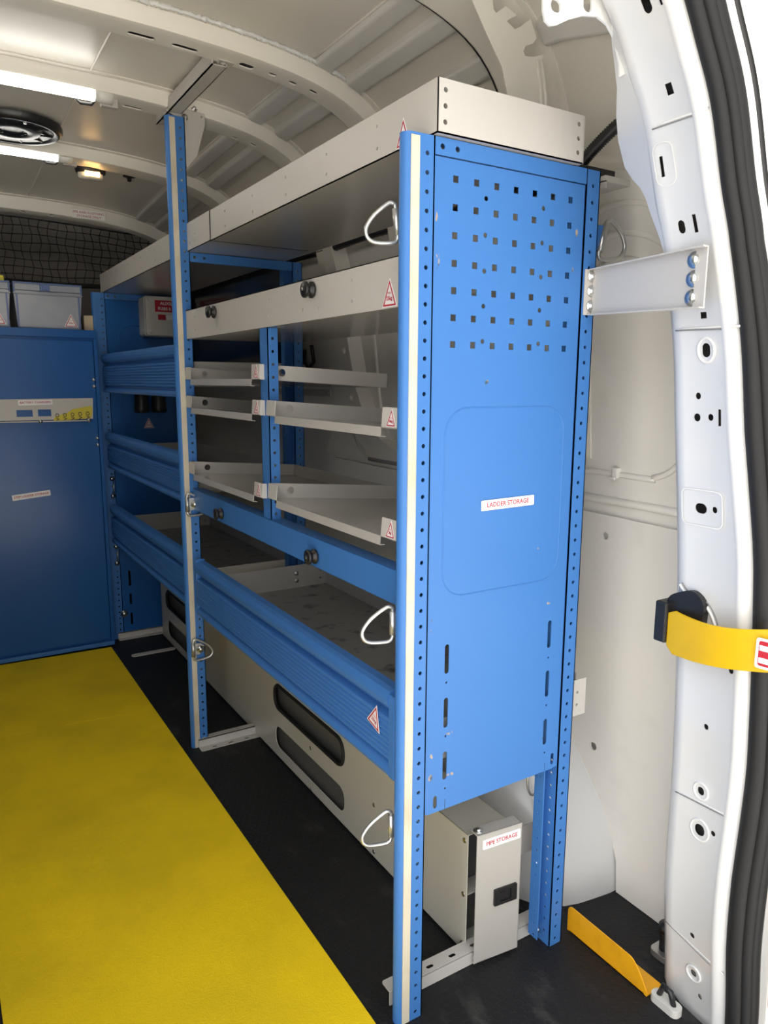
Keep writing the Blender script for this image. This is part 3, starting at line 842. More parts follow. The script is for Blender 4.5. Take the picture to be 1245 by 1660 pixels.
def end_panel(parent, y, material):
    holes = []
    for r_ in range(7):
        for c_ in range(7):
            x = .063 + .0377 * c_; z = 1.349 - .0382 * r_; h = .0048; holes.append(rect(x - h, x + h, z - h, z + h))
    for z in (1.330, 1.279, 1.228, 1.1775, 1.126): holes += [circ(.119, z, .0037), circ(.2325, z, .0037)]
    for x, zs in ((.0645, ((.656, .607), (.566, .515), (.473, .424))), (.286, ((.658, .608), (.566, .517), (.475, .426)))):
        for a_, b_ in zs: holes.append(rrect(x - .0043, x + .0043, b_, a_, .0042, 4))
    for x, z in ((.0645, .592), (.065, .5), (.066, .408), (.286, .590), (.2865, .501), (.2875, .41)): holes.append(circ(x, z, .002))
    holes += [rrect(.0425, .0500, .378, .4, .0037, 4), rrect(.303, .3105, .382, .404, .0037, 4), rect(.0655, .067, .3715, .388), rect(.288, .2892, .3745, .39)]
    a = MB()
    out = [(.0262, .376), (.0275, .372), (.031, .3705), (.306, .3735), (.309, .3745), (.3192, .376), (.3192, 1.375), (.0262, 1.375)]
    a.plate(out, holes, .0015, FACE_REAR(0, y + .0012, 0))
    # raised line of the pressed field
    ring = [(x, y + .0014, z) for x, z in rrect(.0515, .2975, .733, 1.027, .042, 8)]
    a.tube(ring, .0012, 6, closed=True)
    return a.build('end_panel', material, parent)
def d_ring(parent, o, ax_out, ax_up, s=1.0, inside=False):
    """triangular ring hinged in a rolled zinc plate; ax_out points from the hinge to the ring's nose"""
    m = XF(o, ax_out, ax_up)
    pts = []
    for (x, y) in ((0, .0255), (.006, .0285), (.014, .026), (.034, .013), (.046, 0), (.050, -.010), (.047, -.020), (.036, -.026), (.012, -.028), (.003, -.026), (0, -.020)):
        pts.append((x * s, y * s))
    pts = smooth_path(pts, 3) + [(0, .0)]
    a = MB(); a.tube([m @ Vector((x, y, 0)) for x, y in pts], .0031 * s, 8, closed=True)
    rg = a.build('tie_ring', M['zinc'], parent, label='zinc plated tie-down ring')
    a = MB(); a.tube([m @ Vector((0, -.017 * s, 0)), m @ Vector((0, .020 * s, 0))], .0052 * s, 10)
    k_ = -1 if inside else 1
    a.plate([(x * k_ * s, y * s) for x, y in ((0, .018), (0, -.015), (-.016, -.014), (-.028, -.006), (-.029, .008), (-.020, .016))], (), .002, m @ Matrix.Translation((0, 0, -.002)))
    a.bolt(m @ Matrix.Translation((-.016 * k_ * s, .001, -.002)), .005, .004)
    a.build('hinge_plate', M['zinc'], rg)
    return rg
def foot_rail(parent, y, x0, x1, flip=False, holes=True):
    a = MB()
    hs = [rrect(x0 + .035 + k * .05, x0 + .05 + k * .05, .008, .016, .0035, 3) for k in range(int((x1 - x0 - .05) / .05))] if holes else []
    out = rrect(x0, x1, 0, .028, .005, 3)
    if flip:   # flat flange towards the rear, low, plate upright behind
        a.plate(out, hs, .002, XF((0, y - .028, .003), (1, 0, 0), (0, 1, 0)))
        a.box(x0, x1, y - .002, y, .002, .026); a.box(x0, x1, y - .002, y + .022, .024, .026)
    else:
        a.plate(out, hs, .002, XF((0, y, .028), (1, 0, 0), (0, 1, 0)))
        a.box(x0, x1, y, y + .002, .001, .027)
    return a.build('foot_rail', M['grey'], parent, label='pale grey floor rail')

# near frame ---------------------------------------------------------------
F1 = thing('rack_end_frame', 'blue end frame of the rack with perforated panel nearest the open doors', 'rack frame', (0, 0, 0))
front_post(F1, 0, 1.40); back_post(F1, 0, 1.40); top_rail(F1, 0)
pn = end_panel(F1, 0, M['bluepanel'])
label_plate(pn, XF((.180, .0004, .874), (1, 0, .014), (-.014, 0, 1)), .111, .0165, ['LADDER STORAGE'], .0105)
foot_rail(F1, .043, -.012, .345)
d_ring(F1, (-.018, .030, 1.286), (-1, .2, -.12), (-.12, 0, 1), .95)
d_ring(F1, (-.020, .030, .696), (-1, .2, 0), (0, 0, 1))
d_ring(F1, (-.020, .030, .352), (-1, .2, 0), (0, 0, 1))
d_ring(F1, (.400, .034, 1.306), (1, 0, 0), (.3, 0, 1), 1.2)
a = MB(); a.box(.350, .400, .033, .035, 1.290, 1.328); a.build('ring_plate', M['blue'], F1)
d_ring(F1, (.326, .056, .330), (-.6, 0, -1), (-1, 0, .5), .8)
wb = MB(); wb.plate(rrect(.255, .350, .155, .215, .003, 3), (), .003, FACE_REAR(0, .075, 0)); wb.build('wall_tie_plate', M['grey'], F1, label='pale grey tie plate at the foot')
bolts(F1, [(FACE_REAR(.308, .0275, z), .0045, .004) for z in (.165, .182, .199)] + [(FACE_REAR(.315, .03, .022), .005, .008)])

# middle frame ---------------------------------------------------------------
YM = 1.1144
F2 = thing('rack_mid_frame', 'taller blue middle frame of the rack reaching up to the roof brace', 'rack frame', (0, YM, 0))
front_post(F2, YM, 1.731); back_post(F2, YM, 1.40); top_rail(F2, YM)
foot_rail(F2, YM - .005, -.006, .33, flip=True)
d_ring(F2, (-.012, YM - .010, .727), (1, -.05, 0), (0, 0, 1), 1.1, True)
d_ring(F2, (-.012, YM - .010, .305), (1, -.05, 0), (0, 0, 1), 1.1, True)
bolts(F2, [(FACE_REAR(.008, YM - .0145, z), .006, .006) for z in (.729, .307)] + [(FACE_UP(.012, YM + .004, .026), .005, .004)])

# far frame ---------------------------------------------------------------
YF = 2.2
F3 = thing('rack_far_frame', 'blue far end frame of the rack beside the blue cabinet, with slotted panel', 'rack frame', (0, YF, 0))
front_post(F3, YF, 1.40, False); back_post(F3, YF, 1.40); top_rail(F3, YF)
a = MB()
hl_ = []
for z0, z1 in ((.221, .287), (.141, .188), (.054, .105)): hl_.append(rrect(.0555, .0645, z0, z1, .004, 3))
for z0, z1 in ((.60, .56), ): pass
a.plate(rect(.0262, .3192, .006, 1.375), hl_, .0015, FACE_REAR(0, YF + .0012, 0))
a.tube([(x, YF + .0012, z) for x, z in rrect(.072, .275, .58, 1.28, .05, 6)], .0016, 6, closed=True)
fp = a.build('end_panel', M['blue_door'], F3)
warn_label(fp, FACE_REAR(.170, YF, .895), .042, '25kg')
foot_rail(F3, YF - .004, 0, .33, flip=True, holes=False)
bolts(F3, [(FACE_REAR(.013, YF, z), .006, .006) for z in (.675, .605, .395, .325)] + [(FACE_REAR(.030, YF, .105), .009, .008)])
for z0 in (.675, .395):
    a = MB(); a.tube([(.016, YF - .006, z0 - .012), (.016, YF - .006, z0 - .060)], .0025, 6); a.build('bolt_stem', M['steel'], F3)

# divider post
DV = thing('divider_post', 'short blue perforated post hanging between the left and right small trays', 'post', (.02, .57, .767))
a = MB(); hs = [circ(.0215, .782 + .0265 * k, .0033, 10) for k in range(15)]
a.plate(rect(.010, .033, .767, 1.1745), hs, .002, FACE_REAR(0, .569, 0))
hs = []
for k in range(8): hs += [rrect(-.598, -.5945, .785 + .0505 * k, .793 + .0505 * k, .0015, 2), rrect(-.582, -.5785, .785 + .0505 * k, .793 + .0505 * k, .0015, 2)]
a.plate(rect(-.612, -.569, .767, 1.1745), hs, .002, FACE_AISLE(.010, 0, 0))
a.box(.010, .033, .610, .612, .767, 1.1745)
a.build('channel', M['blue'], DV)

# ------------------------------------------------------------------ shelves
def roller(parent, x, y, z):
    a = MB(); m = XF((x, y, z), (0, -1, 0), (0, 0, 1))
    a.lathe([(.011, 0), (.0145, .001), (.0145, .005), (.009, .008), (.009, .011), (.0145, .014), (.0145, .018), (.011, .020), (.0045, .020), (.0045, .0215), (0, .0215)], m, 24)
    r_ = a.build('roller', M['black'], parent, label='black rubber roller')
    a = MB(); a.bolt(m @ Matrix.Translation((0, 0, .020)), .0022, .0022); a.build('screw', M['steel'], r_)
# long top trays
def top_tray(name, label, y0, y1, x0, warn=False, mid=None):
    t = thing(name, label, 'shelf tray', ((x0 + .3) / 2, (y0 + y1) / 2, 1.40))
    z0, z1 = 1.4015, 1.4715
    a = MB(); a.box(x0, .300, y0, y1, z0, z0 + .002); a.build('base', M['greygloss'], t)
    hs = []; y = y0 + .16
    while y < y1 - .05: hs += [circ(-y, z0 + .018, .0028, 10), circ(-y, z0 + .050, .0028, 10)]; y += .17
    if mid: hs += [circ(-mid, z0 + .018 + .017 * k, .0024, 8) for k in range(3)]
    a = MB(); a.plate(rect(-y1, -y0, z0, z1), hs, .0015, FACE_AISLE(x0, 0, 0)); fr = a.build('front_side', M['grey'], t)
    a = MB(); a.plate(rect(-y1, -y0, z0, z1), (), .0015, FACE_AISLE(.2995, 0, 0)); a.build('back_side', M['grey'], t)
    hs = [circ(x, z0 + .015 + .0205 * k, .0036, 12) for x in (x0 + .013, .289) for k in range(3)] + [circ(x0 + .085, z0 + .0005, .003, 10)][:0]
    a = MB(); a.plate(rect(x0, .300, z0, z1), hs, .0015, FACE_REAR(0, y0, 0)); a.build('end_side', M['grey'], t)
    a = MB(); a.plate(rect(x0, .300, z0, z1), (), .0015, FACE_REAR(0, y1 - .0015, 0)); a.build('end_side', M['grey'], t)
    if warn: warn_label(fr, FACE_AISLE(x0, .075, 1.4235), .040, '25kg')
    return t
top_tray('top_shelf', 'long pale grey top shelf tray with holes, nearest the open doors', -.010, .930, .0215, True)
top_tray('top_shelf', 'far grey top shelf tray running ahead of the middle frame to the net', .9335, 2.24, .020, False, 1.05)

# 25 kg shelf
T2 = thing('bar_shelf', 'grey shelf with two black rollers on its front, above the small trays', 'shelf', (.16, .57, 1.175))
hs = []
for y in (.207, .394, .555, .72, .90, 1.04): hs += [circ(-y, 1.229, .0028, 10), circ(-y, 1.196, .0028, 10)]
hs += [circ(-.461, 1.232, .002, 8), circ(-.33, 1.195, .003, 8)]
a = MB(); a.plate(rect(-1.112, -.032, 1.1755, 1.2495), hs, .0018, FACE_AISLE(.008, 0, 0)); a.box(.008, .028, .032, 1.112, 1.2478, 1.2495)
fr = a.build('front_bar', M['grey'], T2)
a = MB(); a.box(.010, .318, .034, 1.110, 1.1755, 1.1775); a.build('base', M['greygloss'], T2)
a = MB(); a.box(.316, .318, .034, 1.110, 1.1775, 1.235); a.build('back_side', M['grey'], T2)
warn_label(fr, FACE_AISLE(.008, .088, 1.1985), .043, '25kg')
roller(T2, .0065, .348, 1.2275); roller(T2, .0065, .879, 1.2285)

# blue rail under the trays
RL = thing('front_rail', 'bright blue horizontal rail with two black rollers below the small trays', 'rail', (.02, .57, .71))
a = MB(); a.plate(rect(-1.114, -.030, .712, .770), (), .0018, FACE_AISLE(.008, 0, 0)); a.box(.008, .040, .030, 1.114, .768, .770); a.box(.008, .040, .030, 1.114, .712, .714)
a.build('rail', M['blue'], RL, bevel=.0012)
roller(RL, .0065, .349, .735); roller(RL, .0065, .875, .737)

# small sloping trays
def tray(label, y0, y1, ztop, wt, slope, group):
    t = thing('small_tray', label, 'tray', (0, (y0 + y1) / 2, ztop), group)
    R_ = Matrix.Translation((0, 0, ztop)) @ Matrix.Rotation(slope, 4, 'Y')
    h = .031
    def P(m): return R_ @ m
    a = MB(); a.plate(rect(.002, .318, y0, y1), (), .0012, R_ @ Matrix.Translation((0, 0, -h)))
    a.box(0, .0012, y0 + .046, y1 - .046, -h - .014, -h, 0, R_); a.box(0, .010, y0 + .046, y1 - .046, -h - .0152, -h - .014, 0, R_)
    a.build('base', M['greygloss'], t)
    for y in (y0, y1 - .0012):
        a = MB(); a.plate(rect(.0012, .318, -h, 0), [circ(.052, -.015, .0082, 18)], .0012, R_ @ FACE_REAR(0, y, 0)); a.build('side', M['grey'], t)
    a = MB(); a.plate(rect(-y1, -y0, -h, 0), (), .0012, R_ @ FACE_AISLE(.317, 0, 0)); a.build('back_side', M['grey'], t)
    for k, (ya, yb) in enumerate(((y0, y0 + .045), (y1 - .045, y1))):
        a = MB(); a.plate(rrect(-yb, -ya, -h, 0, .002, 2), (), .0012, R_ @ FACE_AISLE(0, 0, 0)); tb = a.build('front_tab', M['grey'], t)
        if k == 0: warn_label(tb, R_ @ FACE_AISLE(0, (ya + yb) / 2 - .006, -h / 2), .028, wt)
    return t
G = 'small sloping trays of the rack'
tray('topmost small grey tray left of the divider post', .590, 1.110, 1.101, '2kg', .055, G)
tray('middle small grey tray left of the divider post', .590, 1.110, 1.026, '2kg', .085, G)
tray('lowest small grey tray left of the divider post, just above the blue rail', .590, 1.110, .847, '2kg', .080, G)
tray('upper of two small grey trays between divider post and the end panel', .050, .556, 1.0265, '24kg', .075, G)
tray('lower of two small grey trays between divider post and the end panel', .050, .556, .8525, '2kg', .085, G)

# drop-front shelves
def fluted(z0, z1):
    """front profile (x, z): rounded lip on top, fluted face, bottom lip"""
    H = z1 - z0
    p = [(.022, z1), (.006, z1), (-.003, z1 - .003), (-.008, z1 - .010), (-.009, z1 - .018), (-.007, z1 - .028), (-.001, z1 - .034), (.010, z1 - .038), (.010, z1 - .046), (-.003, z1 - .050)]
    n = 8; a = z1 - .050; b = z0 + .026
    for k in range(n):
        zz0 = a + (b - a) * k / n; zz1 = a + (b - a) * (k + 1) / n
        p += [(-.0055, zz0 + (zz1 - zz0) * .2), (-.0055, zz0 + (zz1 - zz0) * .6), (-.0025, zz0 + (zz1 - zz0) * .9)]
    p += [(.003, z0 + .024), (.004, z0 + .019), (-.004, z0 + .014), (-.008, z0 + .008), (-.006, z0 + .001), (0, z0), (.022, z0)]
    return p
def drop_shelf(label, y0, y1, z0, z1, xb, floor_z, mt, warn=None, ends=True):
    t = thing('drop_front_shelf', label, 'shelf', (.2, (y0 + y1) / 2, floor_z))
    a = MB(); a.prism(fluted(z0, z1), 'y', y0, y1); fr = a.build('front_panel', mt, t)
    if ends:
        a = MB(); a.box(-.006, .022, y0 - .016, y0 + .001, z0 - .002, z1 - .006); a.build('end_cap', mt, t, bevel=.002)
        a = MB(); a.box(-.004, .022, y1 - .001, y1 + .010, z0 - .002, z1 + .006); a.build('end_cap', mt, t, bevel=.002)
    a = MB(); a.box(.022, xb, y0 - .02, y1, floor_z, floor_z + .002); a.build('base', M['traydirty'], t)
    a = MB(); a.box(xb - .002, xb, y0 - .02, y1, floor_z, z1 - .048); a.build('back_side', M['grey'], t)
    for yy in (y0 - .045 if ends else y0, y1 - .002):
        a = MB(); a.plate(rect(.022, xb, floor_z, z1 - .048), [circ(xb - .022, floor_z + .022, .003, 8), circ(xb - .022, floor_z + .046, .003, 8)], .002, FACE_REAR(0, yy, 0)); a.build('end_side', M['grey'], t)
    if warn: warn_label(fr, XF((-.0075, y0 + .040, .512), (0, -1, -.28), (0, -.28, 1)), .043, warn)
    bolts(t, [(FACE_REAR(.30, y1 - .0025, floor_z + h), .004, .003) for h in (.024, .046)])
    return t
drop_shelf('bright blue drop-front shelf with fluted front between the near and middle posts', .062, 1.075, .421, .571, .402, .452, M['blue'], '25kg')
drop_shelf('lowest of three blue drop-front shelves in the far bay beyond the middle post', 1.16, 2.168, .421, .571, .402, .452, M['blue'], None, False)
drop_shelf('middle of three blue drop-front shelves in the far bay', 1.16, 2.168, .725, .862, .34, .752, M['blue'], None, False)
drop_shelf('topmost of three blue drop-front shelves in the far bay', 1.16, 2.168, 1.020, 1.166, .34, 1.05, M['blue'], None, False)

# wall ties behind the shelves
a = MB(); a.plate(rrect(-2.05, -1.075, 1.022, 1.042, .002, 2), [circ(-1.085, 1.032, .003)], .003, FACE_AISLE(.42, 0, 0))
tag(a.build('wall_rail', M['grey']), 'grey horizontal bar along the side wall behind the small trays', 'rail')

# ------------------------------------------------------------------ roof brace at the middle post
BR = thing('roof_brace', 'grey steel roof brace joining the tall middle post to two roof hoops', 'bracket', (.03, 1.1, 1.74))
a = MB(); a.box(-.012, -.009, .79, 1.24, 1.742, 1.775); a.box(-.012, .022, .79, 1.24, 1.742, 1.7445); a.box(.020, .022, .79, 1.24, 1.742, 1.752); a.build('channel', M['grey'], BR)
a = MB(); a.plate([(.006, 1.612), (.030, 1.612), (.060, 1.648), (.084, 1.728), (.084, 1.778), (.012, 1.775), (-.018, 1.745), (.006, 1.735)], [circ(.075, 1.745, .003)], .002, FACE_REAR(0, YM + .014, 0))
a.box(.026, .030, YM - .0, YM + .014, 1.612, 1.735); a.build('gusset', M['grey'], BR)
bolts(BR, [(FACE_REAR(x, YM + .0125, z), .005, .005) for x, z in ((.030, 1.735), (.056, 1.762))])
a = MB(); a.box(.0, .035, .775, .795, 1.748, 1.752); a.bolt(FACE_DOWN(.012, .785, 1.747), .004, .003); a.build('foot', M['grey'], BR)

# brace from the near back post to the rear pillar
B2 = thing('pillar_bracket', 'grey steel bracket with six bolts tying the blue frame to the white pillar', 'bracket', (.33, -.1, 1.21))
A0 = Vector((.331, -.003, 1.210)); A1 = Vector((.346, -.003, 1.210)); P0 = Vector((.299, -.206, 1.205)); P1 = Vector((.299, -.250, 1.203))
hh = .0375
a = MB(); a.plate(rect(-.014, .014, -.036, .036), (), .002, FACE_REAR(.340, -.003, 1.211)); a.build('post_flange', M['grey'], B2)
def quad_sheet(mb, a, b, t, h0, h1):
    d = (b - a); d.z = 0; n = Vector((d.y, -d.x, 0)).normalized() * t
    vs = []
    for p, h in ((a, h0), (b, h1)):
        for nn in (0, 1):
            vs += [p + n * nn + Vector((0, 0, -h)), p + n * nn + Vector((0, 0, h))]
    mb.add(vs, [(0, 1, 5, 4), (2, 6, 7, 3), (1, 3, 7, 5), (0, 4, 6, 2), (0, 2, 3, 1), (4, 5, 7, 6)])
a = MB(); c1 = Vector((.344, -.004, 1.211)); c2 = Vector((.285, -.256, 1.203))
quad_sheet(a, c1, c2, .002, .0365, .0400)
d = (c2 - c1).normalized()
for s_ in (-1, 1):
    vs = []
    for p, h in ((c1, .0365), (c2, .0400)):
        for off in (0, -.012):
            for tz in (0, .002): vs.append(p + Vector((off, 0, s_ * (h - tz))))
    a.add(vs, [(0, 2, 6, 4), (1, 5, 7, 3), (2, 3, 7, 6), (0, 4, 5, 1), (0, 1, 3, 2), (4, 6, 7, 5)])
a.build('channel', M['grey'], B2)
bolts(B2, [(FACE_REAR(.340, -.0035, 1.213 + .0235 * k), .0055, .006) for k in (-1, 0, 1)])
bolts(B2, [(XF(tuple(c2.lerp(c1, .085) + Vector((-.0008, 0, .0245 * k))), (.2, -1, 0), (0, 0, 1)), .0068, .008) for k in (-1, 0, 1)])

# ------------------------------------------------------------------ pipe box
PB = thing('pipe_box', 'long pale grey pipe storage box on the floor under the rack', 'storage box', (.21, 1.1, 0))
X0, X1, Y0, Y1, Z0, Z1 = .170, .266, .066, 2.14, .030, .250
Z0 = .006
hs = [rrect(-.948, -.540, .156, .226, .030, 6), rrect(-.948, -.540, .036, .100, .026, 6), rrect(-2.05, -1.64, .156, .226, .030, 6), rrect(-2.05, -1.64, .036, .100, .026, 6)]
a = MB(); a.plate(rect(-Y1, -Y0, Z0, Z1), hs, .002, FACE_AISLE(X0, 0, 0))
a.box(X0, X1, Y0, Y1, Z1 - .002, Z1); a.box(X1 - .002, X1, Y0, Y1, Z0, Z1); a.box(X0, X1, Y0, Y1, Z0, Z0 + .002); a.box(X0, X1, Y1 - .002, Y1, Z0, Z1); a.box(X0 + .002, X1 - .002, Y0 + .004, .108, .122, .124)
bx = a.build('body', M['box'], PB, bevel=.0008)
il = MB(); il.box(X0 + .020, X1 - .004, .110, Y1 - .02, Z0 + .004, Z1 - .004); il.build('inner_shade', M['boxshade'], PB, label='dark block for the shade inside the box')  # dark block added to stand for the unlit inside of the box
for (ya, yb) in ((.540, .948), (1.64, 2.05)):
    ring = rrect(-yb, -ya, .156, .226, .030, 6)
    a = MB(); a.tube([(X0 - .001, -x, z) for x, z in ring], .0048, 8, closed=True); a.build('window_trim', M['rubber'], PB, label='black rubber window trim')
bolts(PB, [(FACE_AISLE(X0, y, z), .0028, .0018) for y, z in ((.075, .235), (.075, .125), (.075, .022), (.40, .135), (.40, .02), (.72, .128), (.72, .012))])
cv = MB(); cm = XF((.165, .034, 0), (1, -.10, 0), (0, 0, 1))
cv.plate(rect(0, .098, .010, .268), (), .002, cm); cv.box(0, .098, .258, .268, -.026, 0, 0, cm @ Matrix.Rotation(0, 4, 'X'))
E2 = MB()
E2.plate(rect(0, .098, .008, .268), (), .002, cm)
E2.plate(rrect(0, .098, 0, .026, .004, 3), (), .002, cm @ XF((0, .268, 0), (1, 0, 0), (0, 0, -1)))
E2.plate(rrect(0, .040, 0, .026, .004, 3), (), .002, cm @ XF((0, .010, 0), (1, 0, 0), (0, 0, -1)))
E2.plate(rect(0, .022, .008, .268), (), .002, cm @ XF((.098, 0, 0), (0, 0, -1), (0, 1, 0)))
cvo = E2.build('end_cover', M['greycover'], PB, bevel=.001)
lm = cm @ Matrix.Translation((.053, .2475, 0)) @ Matrix.Rotation(.02, 4, 'Z')
a = MB(); a.plate(rrect(-.041, .041, -.0095, .0095, .002, 3), (), .0006, lm @ Matrix.Translation((0, 0, .0008)), 0); a.text('PIPE STORAGE', .0115, lm @ Matrix.Translation((0, 0, .0009)), 1, sx=.92, bold=.0002)
a.build('text_label', [M['labelw'], M['red']], cvo, label='white label with red lettering')
a = MB(); km = cm @ Matrix.Translation((.064, .133, 0))
a.plate(rrect(-.025, .025, -.0165, .0165, .002, 3), [rect(-.012, .012, -.010, .010)], .004, km @ Matrix.Translation((0, 0, .004)))
a.box(-.013, .013, -.011, .011, .0004, .0012, 0, km); a.box(-.012, -.002, -.008, .008, .001, .003, 0, km)
a.build('latch', M['black'], cvo, label='black push latch')
bolts(PB, [(cm @ XF((.010, .2685, -.012), (1, 0, 0), (0, 0, -1)), .0055, .006), (cm @ XF((.012, .012, -.012), (1, 0, 0), (0, 0, -1)), .0055, .006)])

# floor strap ahead of the middle frame
a = MB(); a.plate(rrect(.0, .172, -.014, .014, .012, 5), [circ(.014, 0, .004)], .003, FACE_UP(0, 1.965, .004))
tag(a.build('floor_strap', M['grey']), 'flat pale grey strap on the black floor in the far bay', 'strap')

# ------------------------------------------------------------------ yellow mat (two sheets)
def mat_sheet(pts, label, z=.0045):
    a = MB(); a.plate(pts, (), z - .0003, FACE_UP(0, 0, z))
    o = a.build('floor_mat', M['mat'], bevel=.0008); return tag(o, label, 'mat', 'yellow floor mat sheets')
mat_sheet([(-.585, -.36), (-.053, -.36), (-.0495, 1.4385), (-.585, 1.481)], 'large yellow grit mat sheet nearest the open doors')
mat_sheet([(-.585, 1.483), (-.0495, 1.4405), (-.047, 2.106), (-.60, 2.122)], 'yellow grit mat sheet in front of the blue cabinet')

# yellow angle
YA = MB()
vz = []
nn = 8
side = [(-.176, 0), (-.176, .006)] + [(-.176 + .044 * t / nn, .006 + .046 * math.sin(math.pi / 2 * t / nn)) for t in range(1, nn + 1)] + [(.006, .054), (.012, .051), (.015, .045), (.015, 0)]
YA.plate([(-y, z) for y, z in side], (), .0022, FACE_AISLE(.3845, 0, .001))
YA.plate(rrect(.3845, .428, -.176, .015, .006, 3), (), .002, FACE_UP(0, 0, .003))
tag(YA.build('floor_angle', M['yellowpaint']), 'orange yellow steel angle bolted to the black floor beside the pillar', 'angle bracket')

# door check strap
DS = thing('door_check_strap', 'yellow door strap wrapped across the white pillar with black mount', 'strap', (.38, -.2, .70))
nS = 24; vs = []
for i in range(nS + 1):
    t = i / nS
    y = -.172 - .182 * t; bow = .020 * math.sin(math.pi * min(1, t * 1.1)) if t < .9 else .0061
    x = .3705 - .022 * math.sin(math.pi * min(t, 1) * .8) + .012 * t
    zt = .714 + .018 * t - .010 * math.sin(math.pi * t); zb = .640 + .028 * t + .0 - .004 * math.sin(math.pi * t)
    if t < .08: zt -= .008 * (1 - t / .08); zb += .012 * (1 - t / .08)
    for xx in (x, x + .005): vs += [(xx, y, zb), (xx, y, zt)]
fs = []
for i in range(nS):
    a_ = i * 4; b_ = a_ + 4
    fs += [(a_, a_ + 1, b_ + 1, b_), (a_ + 2, b_ + 2, b_ + 3, a_ + 3), (a_ + 1, a_ + 3, b_ + 3, b_ + 1), (a_, b_, b_ + 2, a_ + 2)]
fs += [(0, 2, 3, 1), (nS * 4, nS * 4 + 1, nS * 4 + 3, nS * 4 + 2)]
a = MB().add(vs, fs, 0, False); st = a.build('strap', M['strap'], DS, bevel=.0015)
a = MB(); a.prism(smooth_path([(-.225, .690), (-.228, .730), (-.210, .748), (-.185, .742), (-.165, .728), (-.160, .700)], 4), 'x', .378, .402)
a.box(.366, .40, -.172, -.150, .655, .722); a.build('mount', M['black'], DS, bevel=.003, label='black mount')
a = MB(); lm = XF((.3620, -.3505, .694), (.15, -1, 0), (0, 0, 1))
a.plate(rrect(-.022, .022, -.022, .022, .004, 3), (), .001, lm @ Matrix.Translation((0, 0, .003)), 0); a.plate(rrect(-.018, .018, -.018, .018, .003, 3), (), .001, lm @ Matrix.Translation((0, 0, .0034)), 1)
a.plate(rect(-.017, -.003, -.014, -.006), (), .0004, lm @ Matrix.Translation((0, 0, .0037)), 0); a.plate(rect(-.017, -.003, .004, .012), (), .0004, lm @ Matrix.Translation((0, 0, .0037)), 0)
a.build('sticker', [M['labelw'], M['red']], st, label='red and white sticker')

# black hinge at the foot of the pillar
HG = thing('seat_anchor', 'small black floor anchor with grey base half hidden behind the white pillar', 'anchor', (.494, -.128, 0))
a = MB(); a.tube([(.494, -.128, .012), (.494, -.128, .068)], .011, 14); a.build('pin', M['black'], HG); a = MB(); a.tube([(.494, -.128, .050), (.494, -.128, .064)], .014, 14); a.build('collar', M['black'], HG)
a = MB(); a.plate(rrect(.472, .518, -.150, -.108, .012, 5), (), .012, FACE_UP(0, 0, .013)); a.build('plate', M['zinc'], HG, bevel=.002)
SK = thing('floor_latch', 'black and silver latch at the rear foot of the white pillar', 'latch', (.40, -.21, 0))
a = MB(); a.plate(rrect(.384, .408, -.235, -.180, .010, 5), (), .014, FACE_UP(0, 0, .015)); a.build('plate', M['boxgrey'], SK, bevel=.002)
a = MB(); a.tube([(.396, -.222, .013), (.396, -.214, .035), (.396, -.200, .037), (.396, -.192, .013)], .005, 8); a.build('striker', M['black'], SK)

# ------------------------------------------------------------------ blue cabinet at the front
CB = thing('battery_cabinet', 'blue metal cabinet across the front of the floor below the storage bins', 'cabinet', (-.46, 2.3, 0))
a = MB(); a.box(-.90, -.026, 2.142, 2.50, .004, 1.252); a.box(-.90, -.026, 2.128, 2.145, 1.222, 1.252)
a.box(-.040, -.026, 2.128, 2.145, .004, 1.222); a.build('body', M['blue_door'], CB, bevel=.002)
a = MB(); a.box(-.90, -.041, 2.134, 2.142, .030, 1.212); dr = a.build('door', M['blue_door'], CB, bevel=.002)
a = MB(); a.box(-.90, -.030, 2.122, 2.134, .006, .022); a.build('kick_strip', M['blue'], CB, bevel=.002)
label_plate(dr, XF((-.293, 2.1335, .639), (1, 0, .09), (-.09, 0, 1)), .132, .021, ['STEP LADDER STORAGE'], .0112)
bolts(CB, [(FACE_REAR(-.045, 2.134, z), .004, .004) for z in (1.068, 1.043, .845, .818)])
CH = thing('charger_bracket', 'pale grey battery charger bracket with yellow tape on the blue cabinet door', 'bracket', (-.3, 2.13, .95))
a = MB(); a.plate([(-.90, .915), (-.058, .920), (-.054, .999), (-.90, .990)], [rect(-.322, -.268, .932, .957), rect(-.250, -.205, .933, .958)], .002, FACE_REAR(0, 2.1285, 0))
a.box(-.90, -.075, 2.116, 2.1285, .912, .916); a.build('plate', M['grey'], CH)
bolts(CH, [(FACE_REAR(x, 2.1155, .914), .004, .004) for x in (-.245, -.075)])
label_plate(CH, XF((-.256, 2.1275, .984), (1, 0, .02), (-.02, 0, 1)), .116, .019, ['BATTERY CHARGERS'], .0112)
a = MB(); tm = XF((-.128, 2.1272, .938), (1, 0, .05), (-.05, 0, 1))
a.plate([(-.072, -.022), (.060, -.018), (.066, -.006), (.070, .020), (.066, .028), (.0, .020), (-.02, .008), (-.066, -.004)], (), .0005, tm, 0)
for k in range(5):
    a.text('VO', .018, tm @ Matrix.Translation((-.056 + .027 * k, -.006, .0003)) @ Matrix.Rotation(math.pi / 2, 4, 'Z'), 1, sx=1.1, bold=.0003)
a.build('warning_tape', [M['tape'], M['black']], CH, label='yellow warning tape with black letters')

